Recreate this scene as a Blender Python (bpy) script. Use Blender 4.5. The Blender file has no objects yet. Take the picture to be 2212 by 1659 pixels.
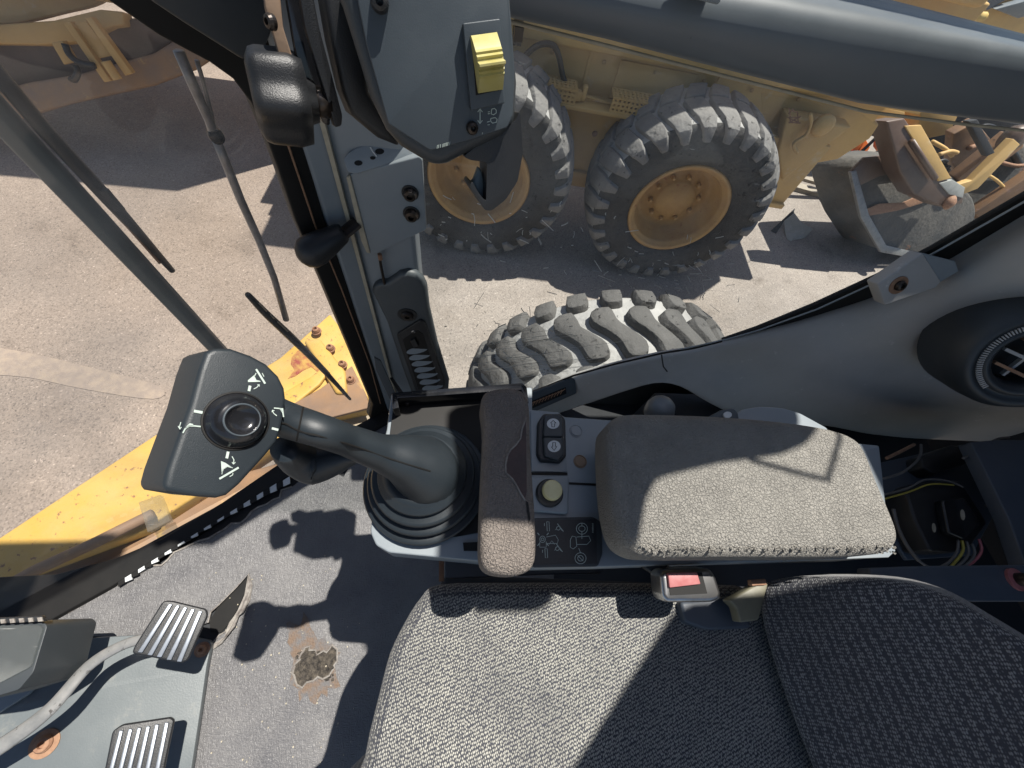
import bpy, bmesh, math, random
from mathutils import Vector, Matrix, noise
random.seed(7)
R = math.radians
S = bpy.context.scene
COL = S.collection

# ------------------------------------------------------------ camera
F = 849.0; CX, CY = 1106.0, 829.5; CH = 2.5       # focal in px of a 2212 px wide picture, camera height
MX = Vector((0.9893194, -0.02869995, -0.14291061)).normalized()
MY = Vector((-0.04249038, 0.88106382, -0.47108504)).normalized()
MZ = MX.cross(MY).normalized(); MY = MZ.cross(MX).normalized()
ROT = Matrix((MX, MY, MZ))                         # world <- camera
cam = bpy.data.cameras.new('camera'); camo = bpy.data.objects.new('camera', cam); COL.objects.link(camo)
camo.matrix_world = Matrix.Translation((0, 0, CH)) @ ROT.to_4x4()
cam.sensor_width = 36; cam.lens = F / 2212 * 36; cam.clip_start = 0.02; cam.clip_end = 500
S.camera = camo
# ------------------------------------------------------------ sky and sun
SUN = Vector((0.30, 0.225, 1.0)).normalized()
elev = math.asin(SUN.z); az = math.atan2(SUN.x, SUN.y)
w = bpy.data.worlds.new('World'); S.world = w; w.use_nodes = True
nt = w.node_tree; bg = nt.nodes['Background']
sky = nt.nodes.new('ShaderNodeTexSky'); sky.sky_type = 'NISHITA'; sky.sun_disc = False
sky.sun_elevation = elev; sky.sun_rotation = az; sky.air_density = 1.0; sky.dust_density = 1.0
nt.links.new(sky.outputs[0], bg.inputs[0]); bg.inputs[1].default_value = 0.075
sl = bpy.data.lights.new('sun', 'SUN'); sl.energy = 4.9; sl.angle = R(0.53); sl.color = (1, 0.955, 0.88)
so = bpy.data.objects.new('sun', sl); COL.objects.link(so); so.location = (3, 3, 9)
so.rotation_euler = SUN.to_track_quat('Z', 'Y').to_euler()
S.view_settings.view_transform = 'Standard'; S.view_settings.look = 'None'
S.view_settings.gamma = 1.0; S.view_settings.exposure = 0.8
S.cycles.max_bounces = 8; S.cycles.transparent_max_bounces = 16

# ------------------------------------------------------------ picture rays -> points on real planes
def ray(px, py):
    return ROT @ Vector(((px - CX) / F, -(py - CY) / F, -1.0))
C0 = Vector((0, 0, CH))
class Plane:
    def __init__(s, p, n): s.p = Vector(p); s.n = Vector(n).normalized()
    def at(s, px, py, off=0.0):
        d = ray(px, py); t = (s.p + s.n * off - C0).dot(s.n) / d.dot(s.n)
        return C0 + d * t
def Z(h): return Plane((0, 0, CH + h), (0, 0, 1))
def Y(y): return Plane((0, y, 0), (0, -1, 0))
def X(x): return Plane((x, 0, 0), (1, 0, 0))
GX = Vector((0.827, 0.556, 0)).normalized()
GLS = Plane((-0.233, 0.556, 0), (GX.y, -GX.x, 0))      # angled front glass, normal towards the driver

# ------------------------------------------------------------ materials
def mat(name, col, rough=0.6, metal=0.0, c2=None, nscale=6.0, namt=0.5, detail=6, bump=0.0, bscale=60.0,
        spots=None, spot_scale=20.0, spot_t=0.62, coat=0.0, spec=0.5, bdist=0.002, stretch=None, spot_soft=0.03):
    m = bpy.data.materials.new(name); m.use_nodes = True; t = m.node_tree; N = t.nodes; L = t.links
    b = N['Principled BSDF']
    b.inputs['Roughness'].default_value = rough; b.inputs['Metallic'].default_value = metal
    b.inputs['Specular IOR Level'].default_value = spec
    if coat: b.inputs['Coat Weight'].default_value = coat; b.inputs['Coat Roughness'].default_value = 0.15
    tc = N.new('ShaderNodeTexCoord'); src = tc.outputs['Object']
    if stretch:
        mp = N.new('ShaderNodeMapping'); mp.inputs['Scale'].default_value = stretch; L.new(src, mp.inputs[0]); src = mp.outputs[0]
    c2 = c2 or tuple(x * 0.72 for x in col)
    n = N.new('ShaderNodeTexNoise'); n.inputs['Scale'].default_value = nscale; n.inputs['Detail'].default_value = detail
    n.inputs['Roughness'].default_value = 0.65; L.new(src, n.inputs[0])
    cr = N.new('ShaderNodeValToRGB'); L.new(n.outputs[0], cr.inputs[0])
    cr.color_ramp.elements[0].position = 0.5 - namt * 0.4; cr.color_ramp.elements[1].position = 0.5 + namt * 0.4
    cr.color_ramp.elements[0].color = (*col, 1); cr.color_ramp.elements[1].color = (*c2, 1)
    out = cr.outputs[0]
    if spots:
        n2 = N.new('ShaderNodeTexNoise'); n2.inputs['Scale'].default_value = spot_scale; n2.inputs['Detail'].default_value = 8
        n2.inputs['Roughness'].default_value = 0.7; L.new(src, n2.inputs[0])
        r2 = N.new('ShaderNodeValToRGB'); L.new(n2.outputs[0], r2.inputs[0])
        r2.color_ramp.elements[0].position = spot_t; r2.color_ramp.elements[1].position = spot_t + spot_soft
        mx = N.new('ShaderNodeMix'); mx.data_type = 'RGBA'; L.new(r2.outputs[0], mx.inputs[0]); L.new(out, mx.inputs[6])
        mx.inputs[7].default_value = (*spots, 1); out = mx.outputs[2]
    L.new(out, b.inputs['Base Color'])
    rr = N.new('ShaderNodeMapRange'); L.new(n.outputs[0], rr.inputs[0])
    rr.inputs[3].default_value = max(0.05, rough - 0.12); rr.inputs[4].default_value = min(1, rough + 0.12); L.new(rr.outputs[0], b.inputs['Roughness'])
    if bump:
        n3 = N.new('ShaderNodeTexNoise'); n3.inputs['Scale'].default_value = bscale; n3.inputs['Detail'].default_value = 5; L.new(src, n3.inputs[0])
        bp = N.new('ShaderNodeBump'); bp.inputs['Strength'].default_value = bump; bp.inputs['Distance'].default_value = bdist
        L.new(n3.outputs[0], bp.inputs['Height']); L.new(bp.outputs[0], b.inputs['Normal'])
    m['h'] = 1
    return m
def nodes(m): return m.node_tree.nodes, m.node_tree.links, m.node_tree.nodes['Principled BSDF']

MT = {}
MT['black'] = mat('black_plastic', (0.010, 0.011, 0.013), 0.42, c2=(0.017, 0.018, 0.020), bump=0.25, bscale=900, nscale=20)
MT['blackgloss'] = mat('black_gloss', (0.008, 0.009, 0.011), 0.16, c2=(0.014, 0.014, 0.016), nscale=30, spots=(0.10, 0.09, 0.08), spot_scale=90, spot_t=0.68)
MT['seal'] = mat('black_rubber_seal', (0.006, 0.006, 0.006), 0.6, c2=(0.012, 0.011, 0.010), nscale=12, spec=0.3)
MT['charcoal'] = mat('charcoal_moulding', (0.028, 0.034, 0.039), 0.48, c2=(0.037, 0.043, 0.048), bump=0.35, bscale=1400, nscale=9, bdist=0.0006)
MT['head'] = mat('black_joystick_plastic', (0.012, 0.0165, 0.021), 0.45, c2=(0.017, 0.023, 0.028), bump=0.35, bscale=1400, nscale=9, bdist=0.0006, spots=(0.06, 0.06, 0.055), spot_scale=25, spot_t=0.68, spot_soft=.15)
MT['face'] = mat('slate_face_plate', (0.040, 0.052, 0.063), 0.5, c2=(0.052, 0.065, 0.076), nscale=14, bump=0.2, bscale=1200, bdist=0.0005, spots=(0.13, 0.14, 0.15), spot_scale=38, spot_t=0.70)
MT['grey'] = mat('dusty_grey_paint', (0.20, 0.228, 0.25), 0.42, c2=(0.24, 0.265, 0.28), nscale=7, spots=(0.24, 0.24, 0.225), spot_scale=30, spot_t=0.66, bump=0.1, bscale=500, bdist=0.0005)
MT['panel'] = mat('grey_side_moulding', (0.33, 0.325, 0.312), 0.5, c2=(0.41, 0.40, 0.385), nscale=5, spots=(0.56, 0.545, 0.52), spot_scale=26, spot_t=0.63, spot_soft=0.10, bump=0.25, bscale=900, bdist=0.0006)
MT['postgrey'] = mat('post_grey_paint', (0.12, 0.155, 0.17), 0.4, c2=(0.145, 0.18, 0.19), nscale=8, spots=(0.2, 0.2, 0.18), spot_scale=60, spot_t=0.7)
MT['beam'] = mat('dark_grey_gloss_paint', (0.105, 0.120, 0.132), 0.45, c2=(0.12, 0.136, 0.148), nscale=9, coat=0.12, spots=(0.07, 0.075, 0.075), spot_scale=40, spot_t=0.72)
MT['steel'] = mat('worn_steel', (0.45, 0.46, 0.47), 0.32, metal=1.0, c2=(0.25, 0.24, 0.23), nscale=40)
MT['silver'] = mat('weathered_silver_paint', (0.42, 0.42, 0.43), 0.35, metal=0.35, c2=(0.25, 0.24, 0.24), nscale=60)
MT['housing'] = mat('dusty_moulded_housing', (0.055, 0.066, 0.072), 0.45, c2=(0.085, 0.095, 0.1), nscale=12, bump=0.3, bscale=900, bdist=.0006)
MT['shroud'] = mat('olive_beige_plastic', (0.17, 0.16, 0.11), 0.5, nscale=40)
MT['worniron'] = mat('worn_iron_paint', (0.17, 0.175, 0.175), 0.4, metal=0.2, c2=(0.28, 0.275, 0.265), nscale=25, spots=(.09, .085, .08), spot_scale=40, spot_t=.6)
MT['ribsteel'] = mat('bright_rib_metal', (0.42, 0.46, 0.52), 0.35, metal=0.6, c2=(0.24, 0.26, 0.29), nscale=60)
MT['bolt'] = mat('dark_bolt', (0.03, 0.03, 0.032), 0.35, metal=0.7, c2=(0.07, 0.05, 0.035), nscale=60)
MT['rust'] = mat('rusty_metal', (0.20, 0.095, 0.055), 0.75, c2=(0.34, 0.2, 0.12), nscale=60, bump=0.5, bscale=200)
MT['brass'] = mat('rusted_washer', (0.33, 0.19, 0.11), 0.6, c2=(0.22, 0.12, 0.07), nscale=80)
MT['yelsw'] = mat('faded_yellow_plastic', (0.38, 0.33, 0.085), 0.45, c2=(0.46, 0.42, 0.20), nscale=30)
MT['cream'] = mat('cream_plastic', (0.66, 0.62, 0.36), 0.42, c2=(0.56, 0.50, 0.26), nscale=50)
MT['white'] = mat('white_mark', (0.45, 0.52, 0.47), 0.55, c2=(0.34, 0.40, 0.37), nscale=120)
MT['whitedisc'] = mat('white_disc', (0.60, 0.62, 0.62), 0.45, c2=(0.5, 0.52, 0.52), nscale=120)
MT['red'] = mat('faded_red_plastic', (0.33, 0.10, 0.10), 0.35, c2=(0.40, 0.17, 0.17), nscale=60)
MT['catyel'] = mat('machine_yellow_dusty', (0.61, 0.39, 0.13), 0.6, c2=(0.48, 0.31, 0.12), nscale=2.6, detail=10, spots=(0.56, 0.49, 0.36), spot_scale=5, spot_t=0.6, spot_soft=0.2, bump=0.2, bscale=60)
MT['rimyel'] = mat('rim_yellow', (0.43, 0.275, 0.105), 0.6, c2=(0.33, 0.2, 0.085), nscale=9, spots=(0.28, 0.13, 0.06), spot_scale=16, spot_t=0.60, spot_soft=0.1)
MT['yellow'] = mat('chipped_yellow_paint', (0.58, 0.37, 0.065), 0.55, c2=(0.54, 0.39, 0.14), nscale=7, detail=12, spots=(0.26, 0.15, 0.08), spot_scale=34, spot_t=0.605, bump=0.3, bscale=90)
MT['rustplate'] = mat('rusty_dark_plate', (0.20, 0.15, 0.12), 0.7, c2=(0.33, 0.20, 0.10), nscale=5, detail=10, spots=(0.42, 0.28, 0.12), spot_scale=7, spot_t=0.58, spot_soft=0.06, bump=0.3, bscale=50)
MT['brown'] = mat('brown_boom_paint', (0.075, 0.045, 0.032), 0.45, c2=(0.12, 0.078, 0.055), nscale=5, spots=(0.34, 0.26, 0.2), spot_scale=30, spot_t=0.68)
MT['bucket'] = mat('worn_bucket_steel', (0.045, 0.045, 0.043), 0.75, c2=(0.12, 0.11, 0.095), nscale=4, detail=12, spots=(0.20, 0.10, 0.06), spot_scale=3, spot_t=0.63, spot_soft=0.04, bump=0.8, bscale=30, bdist=0.01)
MT['orange'] = mat('orange_paint', (0.75, 0.17, 0.03), 0.45, c2=(0.6, 0.13, 0.03), nscale=8)
MT['dorange'] = mat('faded_orange_paint', (0.26, 0.14, 0.06), 0.6, c2=(0.15, 0.09, 0.055), nscale=6, spots=(0.24, 0.14, 0.1), spot_scale=14, spot_t=0.6)
MT['hose'] = mat('hose_rubber', (0.015, 0.015, 0.016), 0.5, nscale=30)
MT['concrete'] = mat('bright_card', (0.26, 0.27, 0.25), 0.7, c2=(0.34, 0.35, 0.33), nscale=20)
MT['wood'] = mat('weathered_board', (0.40, 0.35, 0.27), 0.8, c2=(0.24, 0.21, 0.18), nscale=12, stretch=(1, 4, 4))
MT['clip'] = mat('beige_plastic', (0.45, 0.40, 0.30), 0.5, nscale=40)
MT['dark'] = mat('dark_grey_and_void_shade', (0.018, 0.020, 0.024), 0.8, c2=(0.026, 0.028, 0.032), nscale=10)  # own colour of dark parts; on the inner wall it stands for shade
MT['darkblue'] = mat('dark_blue_grey_steel', (0.05, 0.062, 0.082), 0.5, c2=(0.07, 0.082, 0.1), nscale=9)
MT['plategrey'] = mat('pedal_plate_grey', (0.105, 0.12, 0.127), 0.42, c2=(0.14, 0.155, 0.158), nscale=5, detail=10, spots=(0.24, 0.235, 0.21), spot_scale=11, spot_t=0.58, spot_soft=0.2, bump=.15, bscale=300)

# tyre rubber: dusty, grooves pale with dust
def rubber(name, base, dust, amt=0.5):
    m = mat(name, base, 0.8, c2=dust, nscale=9, namt=0.8, detail=14, bump=0.9, bscale=38, bdist=0.008, spec=0.3, spots=tuple(x * .4 for x in base), spot_scale=24, spot_t=0.60, spot_soft=0.04)
    return m
MT['tread'] = rubber('tyre_tread_dusty', (0.065, 0.064, 0.062), (0.13, 0.127, 0.122))
MT['carc'] = rubber('tyre_carcass_dust', (0.24, 0.24, 0.235), (0.42, 0.415, 0.40))
MT['treadlight'] = rubber('tyre_tread_pale', (0.13, 0.125, 0.12), (0.24, 0.235, 0.225))
MT['side'] = rubber('tyre_sidewall', (0.028, 0.028, 0.029), (0.075, 0.073, 0.07))

# asphalt with bright grit
m = bpy.data.materials.new('asphalt_grit'); m.use_nodes = True; N, L, b = nodes(m); MT['ground'] = m
tc = N.new('ShaderNodeTexCoord')
n1 = N.new('ShaderNodeTexNoise'); n1.inputs['Scale'].default_value = 0.55; n1.inputs['Detail'].default_value = 8; L.new(tc.outputs['Object'], n1.inputs[0])
c1 = N.new('ShaderNodeValToRGB'); L.new(n1.outputs[0], c1.inputs[0])
c1.color_ramp.elements[0].position = 0.3; c1.color_ramp.elements[0].color = (0.240, 0.210, 0.182, 1)
c1.color_ramp.elements[1].position = 0.7; c1.color_ramp.elements[1].color = (0.305, 0.270, 0.238, 1)
e = c1.color_ramp.elements.new(0.52); e.color = (0.268, 0.239, 0.214, 1)
v = N.new('ShaderNodeTexVoronoi'); v.inputs['Scale'].default_value = 130; L.new(tc.outputs['Object'], v.inputs[0])
n2 = N.new('ShaderNodeTexNoise'); n2.inputs['Scale'].default_value = 60; n2.inputs['Detail'].default_value = 4; L.new(tc.outputs['Object'], n2.inputs[0])
c2 = N.new('ShaderNodeValToRGB'); L.new(v.outputs['Color'], c2.inputs[0])
c2.color_ramp.elements[0].position = 0.0; c2.color_ramp.elements[0].color = (0.42, 0.42, 0.42, 1)
c2.color_ramp.elements[1].position = 1.0; c2.color_ramp.elements[1].color = (1.75, 1.75, 1.75, 1)
e = c2.color_ramp.elements.new(0.3); e.color = (0.85, 0.84, 0.83, 1)
e = c2.color_ramp.elements.new(0.86); e.color = (1.08, 1.07, 1.05, 1)
n3 = N.new('ShaderNodeTexNoise'); n3.inputs['Scale'].default_value = 2.2; n3.inputs['Detail'].default_value = 10; n3.inputs['Roughness'].default_value = 0.7; L.new(tc.outputs['Object'], n3.inputs[0])
c3 = N.new('ShaderNodeValToRGB'); L.new(n3.outputs[0], c3.inputs[0])
c3.color_ramp.elements[0].position = 0.30; c3.color_ramp.elements[0].color = (0.62, 0.60, 0.58, 1)
c3.color_ramp.elements[1].position = 0.62; c3.color_ramp.elements[1].color = (1.08, 1.08, 1.08, 1)
e = c3.color_ramp.elements.new(0.42); e.color = (0.98, 0.97, 0.96, 1)
m0 = N.new('ShaderNodeMix'); m0.data_type = 'RGBA'; m0.blend_type = 'MULTIPLY'; m0.inputs[0].default_value = 1.0
L.new(c1.outputs[0], m0.inputs[6]); L.new(c3.outputs[0], m0.inputs[7])
mx = N.new('ShaderNodeMix'); mx.data_type = 'RGBA'; mx.blend_type = 'MULTIPLY'; mx.inputs[0].default_value = 1.0
L.new(m0.outputs[2], mx.inputs[6]); L.new(c2.outputs[0], mx.inputs[7]); L.new(mx.outputs[2], b.inputs['Base Color'])
b.inputs['Roughness'].default_value = 0.85
bp = N.new('ShaderNodeBump'); bp.inputs['Strength'].default_value = 0.6; bp.inputs['Distance'].default_value = 0.008
L.new(n2.outputs[0], bp.inputs['Height']); L.new(bp.outputs[0], b.inputs['Normal'])

# floor mat: embossed grain
m = mat('embossed_floor_mat', (0.105, 0.103, 0.107), 0.42, c2=(0.165, 0.16, 0.158), nscale=7, namt=0.45, detail=8, spots=(0.20, 0.16, 0.13), spot_scale=9, spot_t=0.68, spot_soft=0.1); MT['mat'] = m
N, L, b = nodes(m); tc = N.new('ShaderNodeTexCoord')
hs = []
for sc in ((130, 520, 100), (520, 130, 100)):
    mp = N.new('ShaderNodeMapping'); mp.inputs['Scale'].default_value = sc; L.new(tc.outputs['Object'], mp.inputs[0])
    nn = N.new('ShaderNodeTexNoise'); nn.inputs['Scale'].default_value = 0.8; nn.inputs['Detail'].default_value = 2; L.new(mp.outputs[0], nn.inputs[0]); hs.append(nn)
mh = N.new('ShaderNodeMath'); mh.operation = 'MAXIMUM'; L.new(hs[0].outputs[0], mh.inputs[0]); L.new(hs[1].outputs[0], mh.inputs[1])
bp = N.new('ShaderNodeBump'); bp.inputs['Strength'].default_value = 1.0; bp.inputs['Distance'].default_value = 0.0035
L.new(mh.outputs[0], bp.inputs['Height']); L.new(bp.outputs[0], b.inputs['Normal'])

# seat fabric: slanted light flecks on charcoal
def fabric(name, rot, base=(0.034, 0.036, 0.046), fleck=(0.42, 0.41, 0.36)):
    m = bpy.data.materials.new(name); m.use_nodes = True; N, L, b = nodes(m)
    tc = N.new('ShaderNodeTexCoord'); mp = N.new('ShaderNodeMapping'); mp.inputs['Rotation'].default_value = rot
    mp.inputs['Scale'].default_value = (1, 1, 1); L.new(tc.outputs['Object'], mp.inputs[0])
    mp2 = N.new('ShaderNodeMapping'); mp2.inputs['Scale'].default_value = (450, 255, 340); L.new(mp.outputs[0], mp2.inputs[0])
    v = N.new('ShaderNodeTexVoronoi'); v.inputs['Scale'].default_value = 1.0; v.inputs['Randomness'].default_value = 0.42; L.new(mp2.outputs[0], v.inputs[0])
    r1 = N.new('ShaderNodeValToRGB'); L.new(v.outputs['Distance'], r1.inputs[0])
    r1.color_ramp.elements[0].position = 0.26; r1.color_ramp.elements[0].color = (1, 1, 1, 1)
    r1.color_ramp.elements[1].position = 0.50; r1.color_ramp.elements[1].color = (0, 0, 0, 1)
    n = N.new('ShaderNodeTexNoise'); n.inputs['Scale'].default_value = 14; n.inputs['Detail'].default_value = 6; L.new(tc.outputs['Object'], n.inputs[0])
    mm = N.new('ShaderNodeMapRange'); L.new(n.outputs[0], mm.inputs[0]); mm.inputs[1].default_value = 0.3; mm.inputs[2].default_value = 0.7; mm.inputs[3].default_value = 0.65; mm.inputs[4].default_value = 1.0
    mu = N.new('ShaderNodeMath'); mu.operation = 'MULTIPLY'; L.new(r1.outputs[0], mu.inputs[0]); L.new(mm.outputs[0], mu.inputs[1])
    mx = N.new('ShaderNodeMix'); mx.data_type = 'RGBA'; L.new(mu.outputs[0], mx.inputs[0])
    mx.inputs[6].default_value = (*base, 1); mx.inputs[7].default_value = (*fleck, 1); L.new(mx.outputs[2], b.inputs['Base Color'])
    b.inputs['Roughness'].default_value = 0.9; b.inputs['Sheen Weight'].default_value = 0.25
    nl = N.new('ShaderNodeTexNoise'); nl.inputs['Scale'].default_value = 7; nl.inputs['Detail'].default_value = 2; L.new(tc.outputs['Object'], nl.inputs[0])
    b0_ = N.new('ShaderNodeBump'); b0_.inputs['Strength'].default_value = 0.8; b0_.inputs['Distance'].default_value = 0.02; L.new(nl.outputs[0], b0_.inputs['Height'])
    bp = N.new('ShaderNodeBump'); bp.inputs['Strength'].default_value = 0.7; bp.inputs['Distance'].default_value = 0.0025
    L.new(r1.outputs[0], bp.inputs['Height']); L.new(b0_.outputs[0], bp.inputs['Normal']); L.new(bp.outputs[0], b.inputs['Normal'])
    return m
MT['fabric'] = fabric('seat_fleck_fabric', (0, 0, R(-18)))
MT['fabric2'] = fabric('backrest_fleck_fabric', (0, R(37), R(0)), fleck=(0.30, 0.30, 0.30))

# cracked foam of the arm rests
def foam(name, col, c2, crack=0.9):
    m = mat(name, col, 0.75, c2=c2, nscale=16, namt=0.7, detail=10, spots=tuple(x * 0.35 for x in col), spot_scale=55, spot_t=0.66, spot_soft=0.1, spec=0.35)
    N, L, b = nodes(m); tc = N.new('ShaderNodeTexCoord')
    nd = N.new('ShaderNodeTexNoise'); nd.inputs['Scale'].default_value = 60; L.new(tc.outputs['Object'], nd.inputs[0])
    mx = N.new('ShaderNodeMix'); mx.data_type = 'RGBA'; mx.inputs[0].default_value = 0.012
    L.new(tc.outputs['Object'], mx.inputs[6]); L.new(nd.outputs['Color'], mx.inputs[7])
    v = N.new('ShaderNodeTexVoronoi'); v.feature = 'DISTANCE_TO_EDGE'; v.inputs['Scale'].default_value = 240; L.new(mx.outputs[2], v.inputs[0])
    r1 = N.new('ShaderNodeValToRGB'); L.new(v.outputs['Distance'], r1.inputs[0]); r1.color_ramp.elements[1].position = 0.10
    n = N.new('ShaderNodeTexNoise'); n.inputs['Scale'].default_value = 420; n.inputs['Detail'].default_value = 4; L.new(tc.outputs['Object'], n.inputs[0])
    ad = N.new('ShaderNodeMath'); ad.operation = 'MULTIPLY_ADD'; L.new(n.outputs[0], ad.inputs[0]); ad.inputs[1].default_value = 3.6; L.new(r1.outputs[0], ad.inputs[2])
    bp = N.new('ShaderNodeBump'); bp.inputs['Strength'].default_value = crack; bp.inputs['Distance'].default_value = 0.0022
    L.new(ad.outputs[0], bp.inputs['Height']); L.new(bp.outputs[0], b.inputs['Normal'])
    return m
MT['foam'] = foam('cracked_grey_foam', (0.37, 0.352, 0.315), (0.235, 0.224, 0.203))
MT['foam2'] = foam('worn_brown_foam', (0.27, 0.235, 0.205), (0.17, 0.145, 0.13), 0.8)

# window glass: clear, slightly reflective, with dust haze and scratches as real surface dirt
def glass(name, tint, dust=0.05, scratch=0.35, sscale=(3, 60, 14)):
    m = bpy.data.materials.new(name); m.use_nodes = True; N = m.node_tree.nodes; L = m.node_tree.links
    N.remove(N['Principled BSDF']); out = N['Material Output']
    tr = N.new('ShaderNodeBsdfTransparent'); tr.inputs[0].default_value = (*tint, 1)
    gl = N.new('ShaderNodeBsdfGlossy'); gl.inputs['Roughness'].default_value = 0.03
    df = N.new('ShaderNodeBsdfDiffuse'); df.inputs[0].default_value = (0.62, 0.62, 0.60, 1)
    fr = N.new('ShaderNodeLayerWeight'); pw = N.new('ShaderNodeMath'); pw.operation = 'POWER'; pw.inputs[1].default_value = 5; L.new(fr.outputs['Facing'], pw.inputs[0])
    ma = N.new('ShaderNodeMath'); ma.operation = 'MULTIPLY_ADD'; ma.inputs[1].default_value = 0.5; ma.inputs[2].default_value = 0.035; L.new(pw.outputs[0], ma.inputs[0])
    m1 = N.new('ShaderNodeMixShader'); L.new(ma.outputs[0], m1.inputs[0]); L.new(tr.outputs[0], m1.inputs[1]); L.new(gl.outputs[0], m1.inputs[2])
    tc = N.new('ShaderNodeTexCoord')
    n = N.new('ShaderNodeTexNoise'); n.inputs['Scale'].default_value = 5; n.inputs['Detail'].default_value = 8; L.new(tc.outputs['Object'], n.inputs[0])
    r = N.new('ShaderNodeMapRange'); L.new(n.outputs[0], r.inputs[0]); r.inputs[1].default_value = 0.45; r.inputs[2].default_value = 0.8; r.inputs[3].default_value = dust * 0.35; r.inputs[4].default_value = dust * 1.8
    mp = N.new('ShaderNodeMapping'); mp.inputs['Scale'].default_value = sscale; mp.inputs['Rotation'].default_value = (0.3, 0.4, 0.2); L.new(tc.outputs['Object'], mp.inputs[0])
    n2 = N.new('ShaderNodeTexNoise'); n2.inputs['Scale'].default_value = 5; n2.inputs['Detail'].default_value = 6; L.new(mp.outputs[0], n2.inputs[0])
    r2 = N.new('ShaderNodeMapRange'); L.new(n2.outputs[0], r2.inputs[0]); r2.inputs[1].default_value = 0.68; r2.inputs[2].default_value = 0.76; r2.inputs[3].default_value = 0; r2.inputs[4].default_value = scratch
    ad = N.new('ShaderNodeMath'); ad.operation = 'ADD'; ad.use_clamp = True; L.new(r.outputs[0], ad.inputs[0]); L.new(r2.outputs[0], ad.inputs[1])
    m2 = N.new('ShaderNodeMixShader'); L.new(ad.outputs[0], m2.inputs[0]); L.new(m1.outputs[0], m2.inputs[1]); L.new(df.outputs[0], m2.inputs[2])
    L.new(m2.outputs[0], out.inputs[0]); return m
MT['glass'] = glass('dusty_side_glass', (0.95, 0.97, 0.96), 0.19, 0.30)
MT['glassf'] = glass('front_glass', (0.92, 0.855, 0.80), 0.26, 0.12)
MT['clear'] = glass('scratched_clear_plastic', (0.85, 0.87, 0.86), 0.14, 0.3)

# ------------------------------------------------------------ object helpers
def wloc(o):
    v = Vector((0, 0, 0))
    while o: v += o.location; o = o.parent
    return v
def tag(o, label, cat, group=None, kind=None):
    if label: o['label'] = label
    if cat: o['category'] = cat
    if group: o['group'] = group
    if kind: o['kind'] = kind
    return o
def thing(name, loc, label, cat, group=None):
    o = bpy.data.objects.new(name, None); o.empty_display_size = 0.05; COL.objects.link(o); o.location = loc
    return tag(o, label, cat, group)
def obj(name, verts, faces, m, parent=None, smooth=False, bevel=0.0, segs=3, solid=0.0, sub=0, mats=None, recalc=True):
    verts = [Vector(v) for v in verts]
    if parent: base = wloc(parent)
    else:
        xs = [v.x for v in verts]; ys = [v.y for v in verts]; zs = [v.z for v in verts]
        base = Vector(((min(xs) + max(xs)) / 2, (min(ys) + max(ys)) / 2, min(zs)))
    me = bpy.data.meshes.new(name); me.from_pydata([v - base for v in verts], [], faces)
    if recalc:
        bm = bmesh.new(); bm.from_mesh(me); bmesh.ops.recalc_face_normals(bm, faces=bm.faces); bm.to_mesh(me); bm.free()
    o = bpy.data.objects.new(name, me); COL.objects.link(o)
    if parent: o.parent = parent
    else: o.location = base
    me.materials.append(MT[m] if isinstance(m, str) else m)
    for k in (mats or []): me.materials.append(MT[k])
    if solid:
        d = o.modifiers.new('solid', 'SOLIDIFY'); d.thickness = solid; d.offset = 0
    if bevel:
        d = o.modifiers.new('bevel', 'BEVEL'); d.width = bevel; d.segments = segs; d.limit_method = 'ANGLE'; d.angle_limit = R(35); smooth = True
    if sub:
        d = o.modifiers.new('sub', 'SUBSURF'); d.levels = sub; d.render_levels = sub; smooth = True
    if smooth:
        for p in me.polygons: p.use_smooth = True
    return o
def join(parts):
    V = []; Fc = []
    for v, f in parts:
        k = len(V); V += list(v); Fc += [tuple(i + k for i in q) for q in f]
    return V, Fc
def g_prism(pts, vec):
    n = len(pts); pts = [Vector(p) for p in pts]; vec = Vector(vec)
    V = pts + [p + vec for p in pts]
    Fc = [tuple(range(n)), tuple(range(2 * n - 1, n - 1, -1))] + [(i, i + n, (i + 1) % n + n, (i + 1) % n) for i in range(n)]
    return V, Fc
def g_box(c, sx, sy, sz, ax=None):
    c = Vector(c); a = ax or (Vector((1, 0, 0)), Vector((0, 1, 0)), Vector((0, 0, 1)))
    P = [c + a[0] * (sx / 2 * i) + a[1] * (sy / 2 * j) - a[2] * (sz / 2) for i, j in ((-1, -1), (1, -1), (1, 1), (-1, 1))]
    return g_prism(P, a[2] * sz)
def smooth_path(pts, n=6):
    pts = [Vector(p) for p in pts]; out = []
    for i in range(len(pts) - 1):
        p0 = pts[max(i - 1, 0)]; p1 = pts[i]; p2 = pts[i + 1]; p3 = pts[min(i + 2, len(pts) - 1)]
        for k in range(n):
            t = k / n
            out.append(0.5 * ((2 * p1) + (p2 - p0) * t + (2 * p0 - 5 * p1 + 4 * p2 - p3) * t * t + (3 * p1 - p0 - 3 * p2 + p3) * t ** 3))
    out.append(pts[-1]); return out
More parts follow.
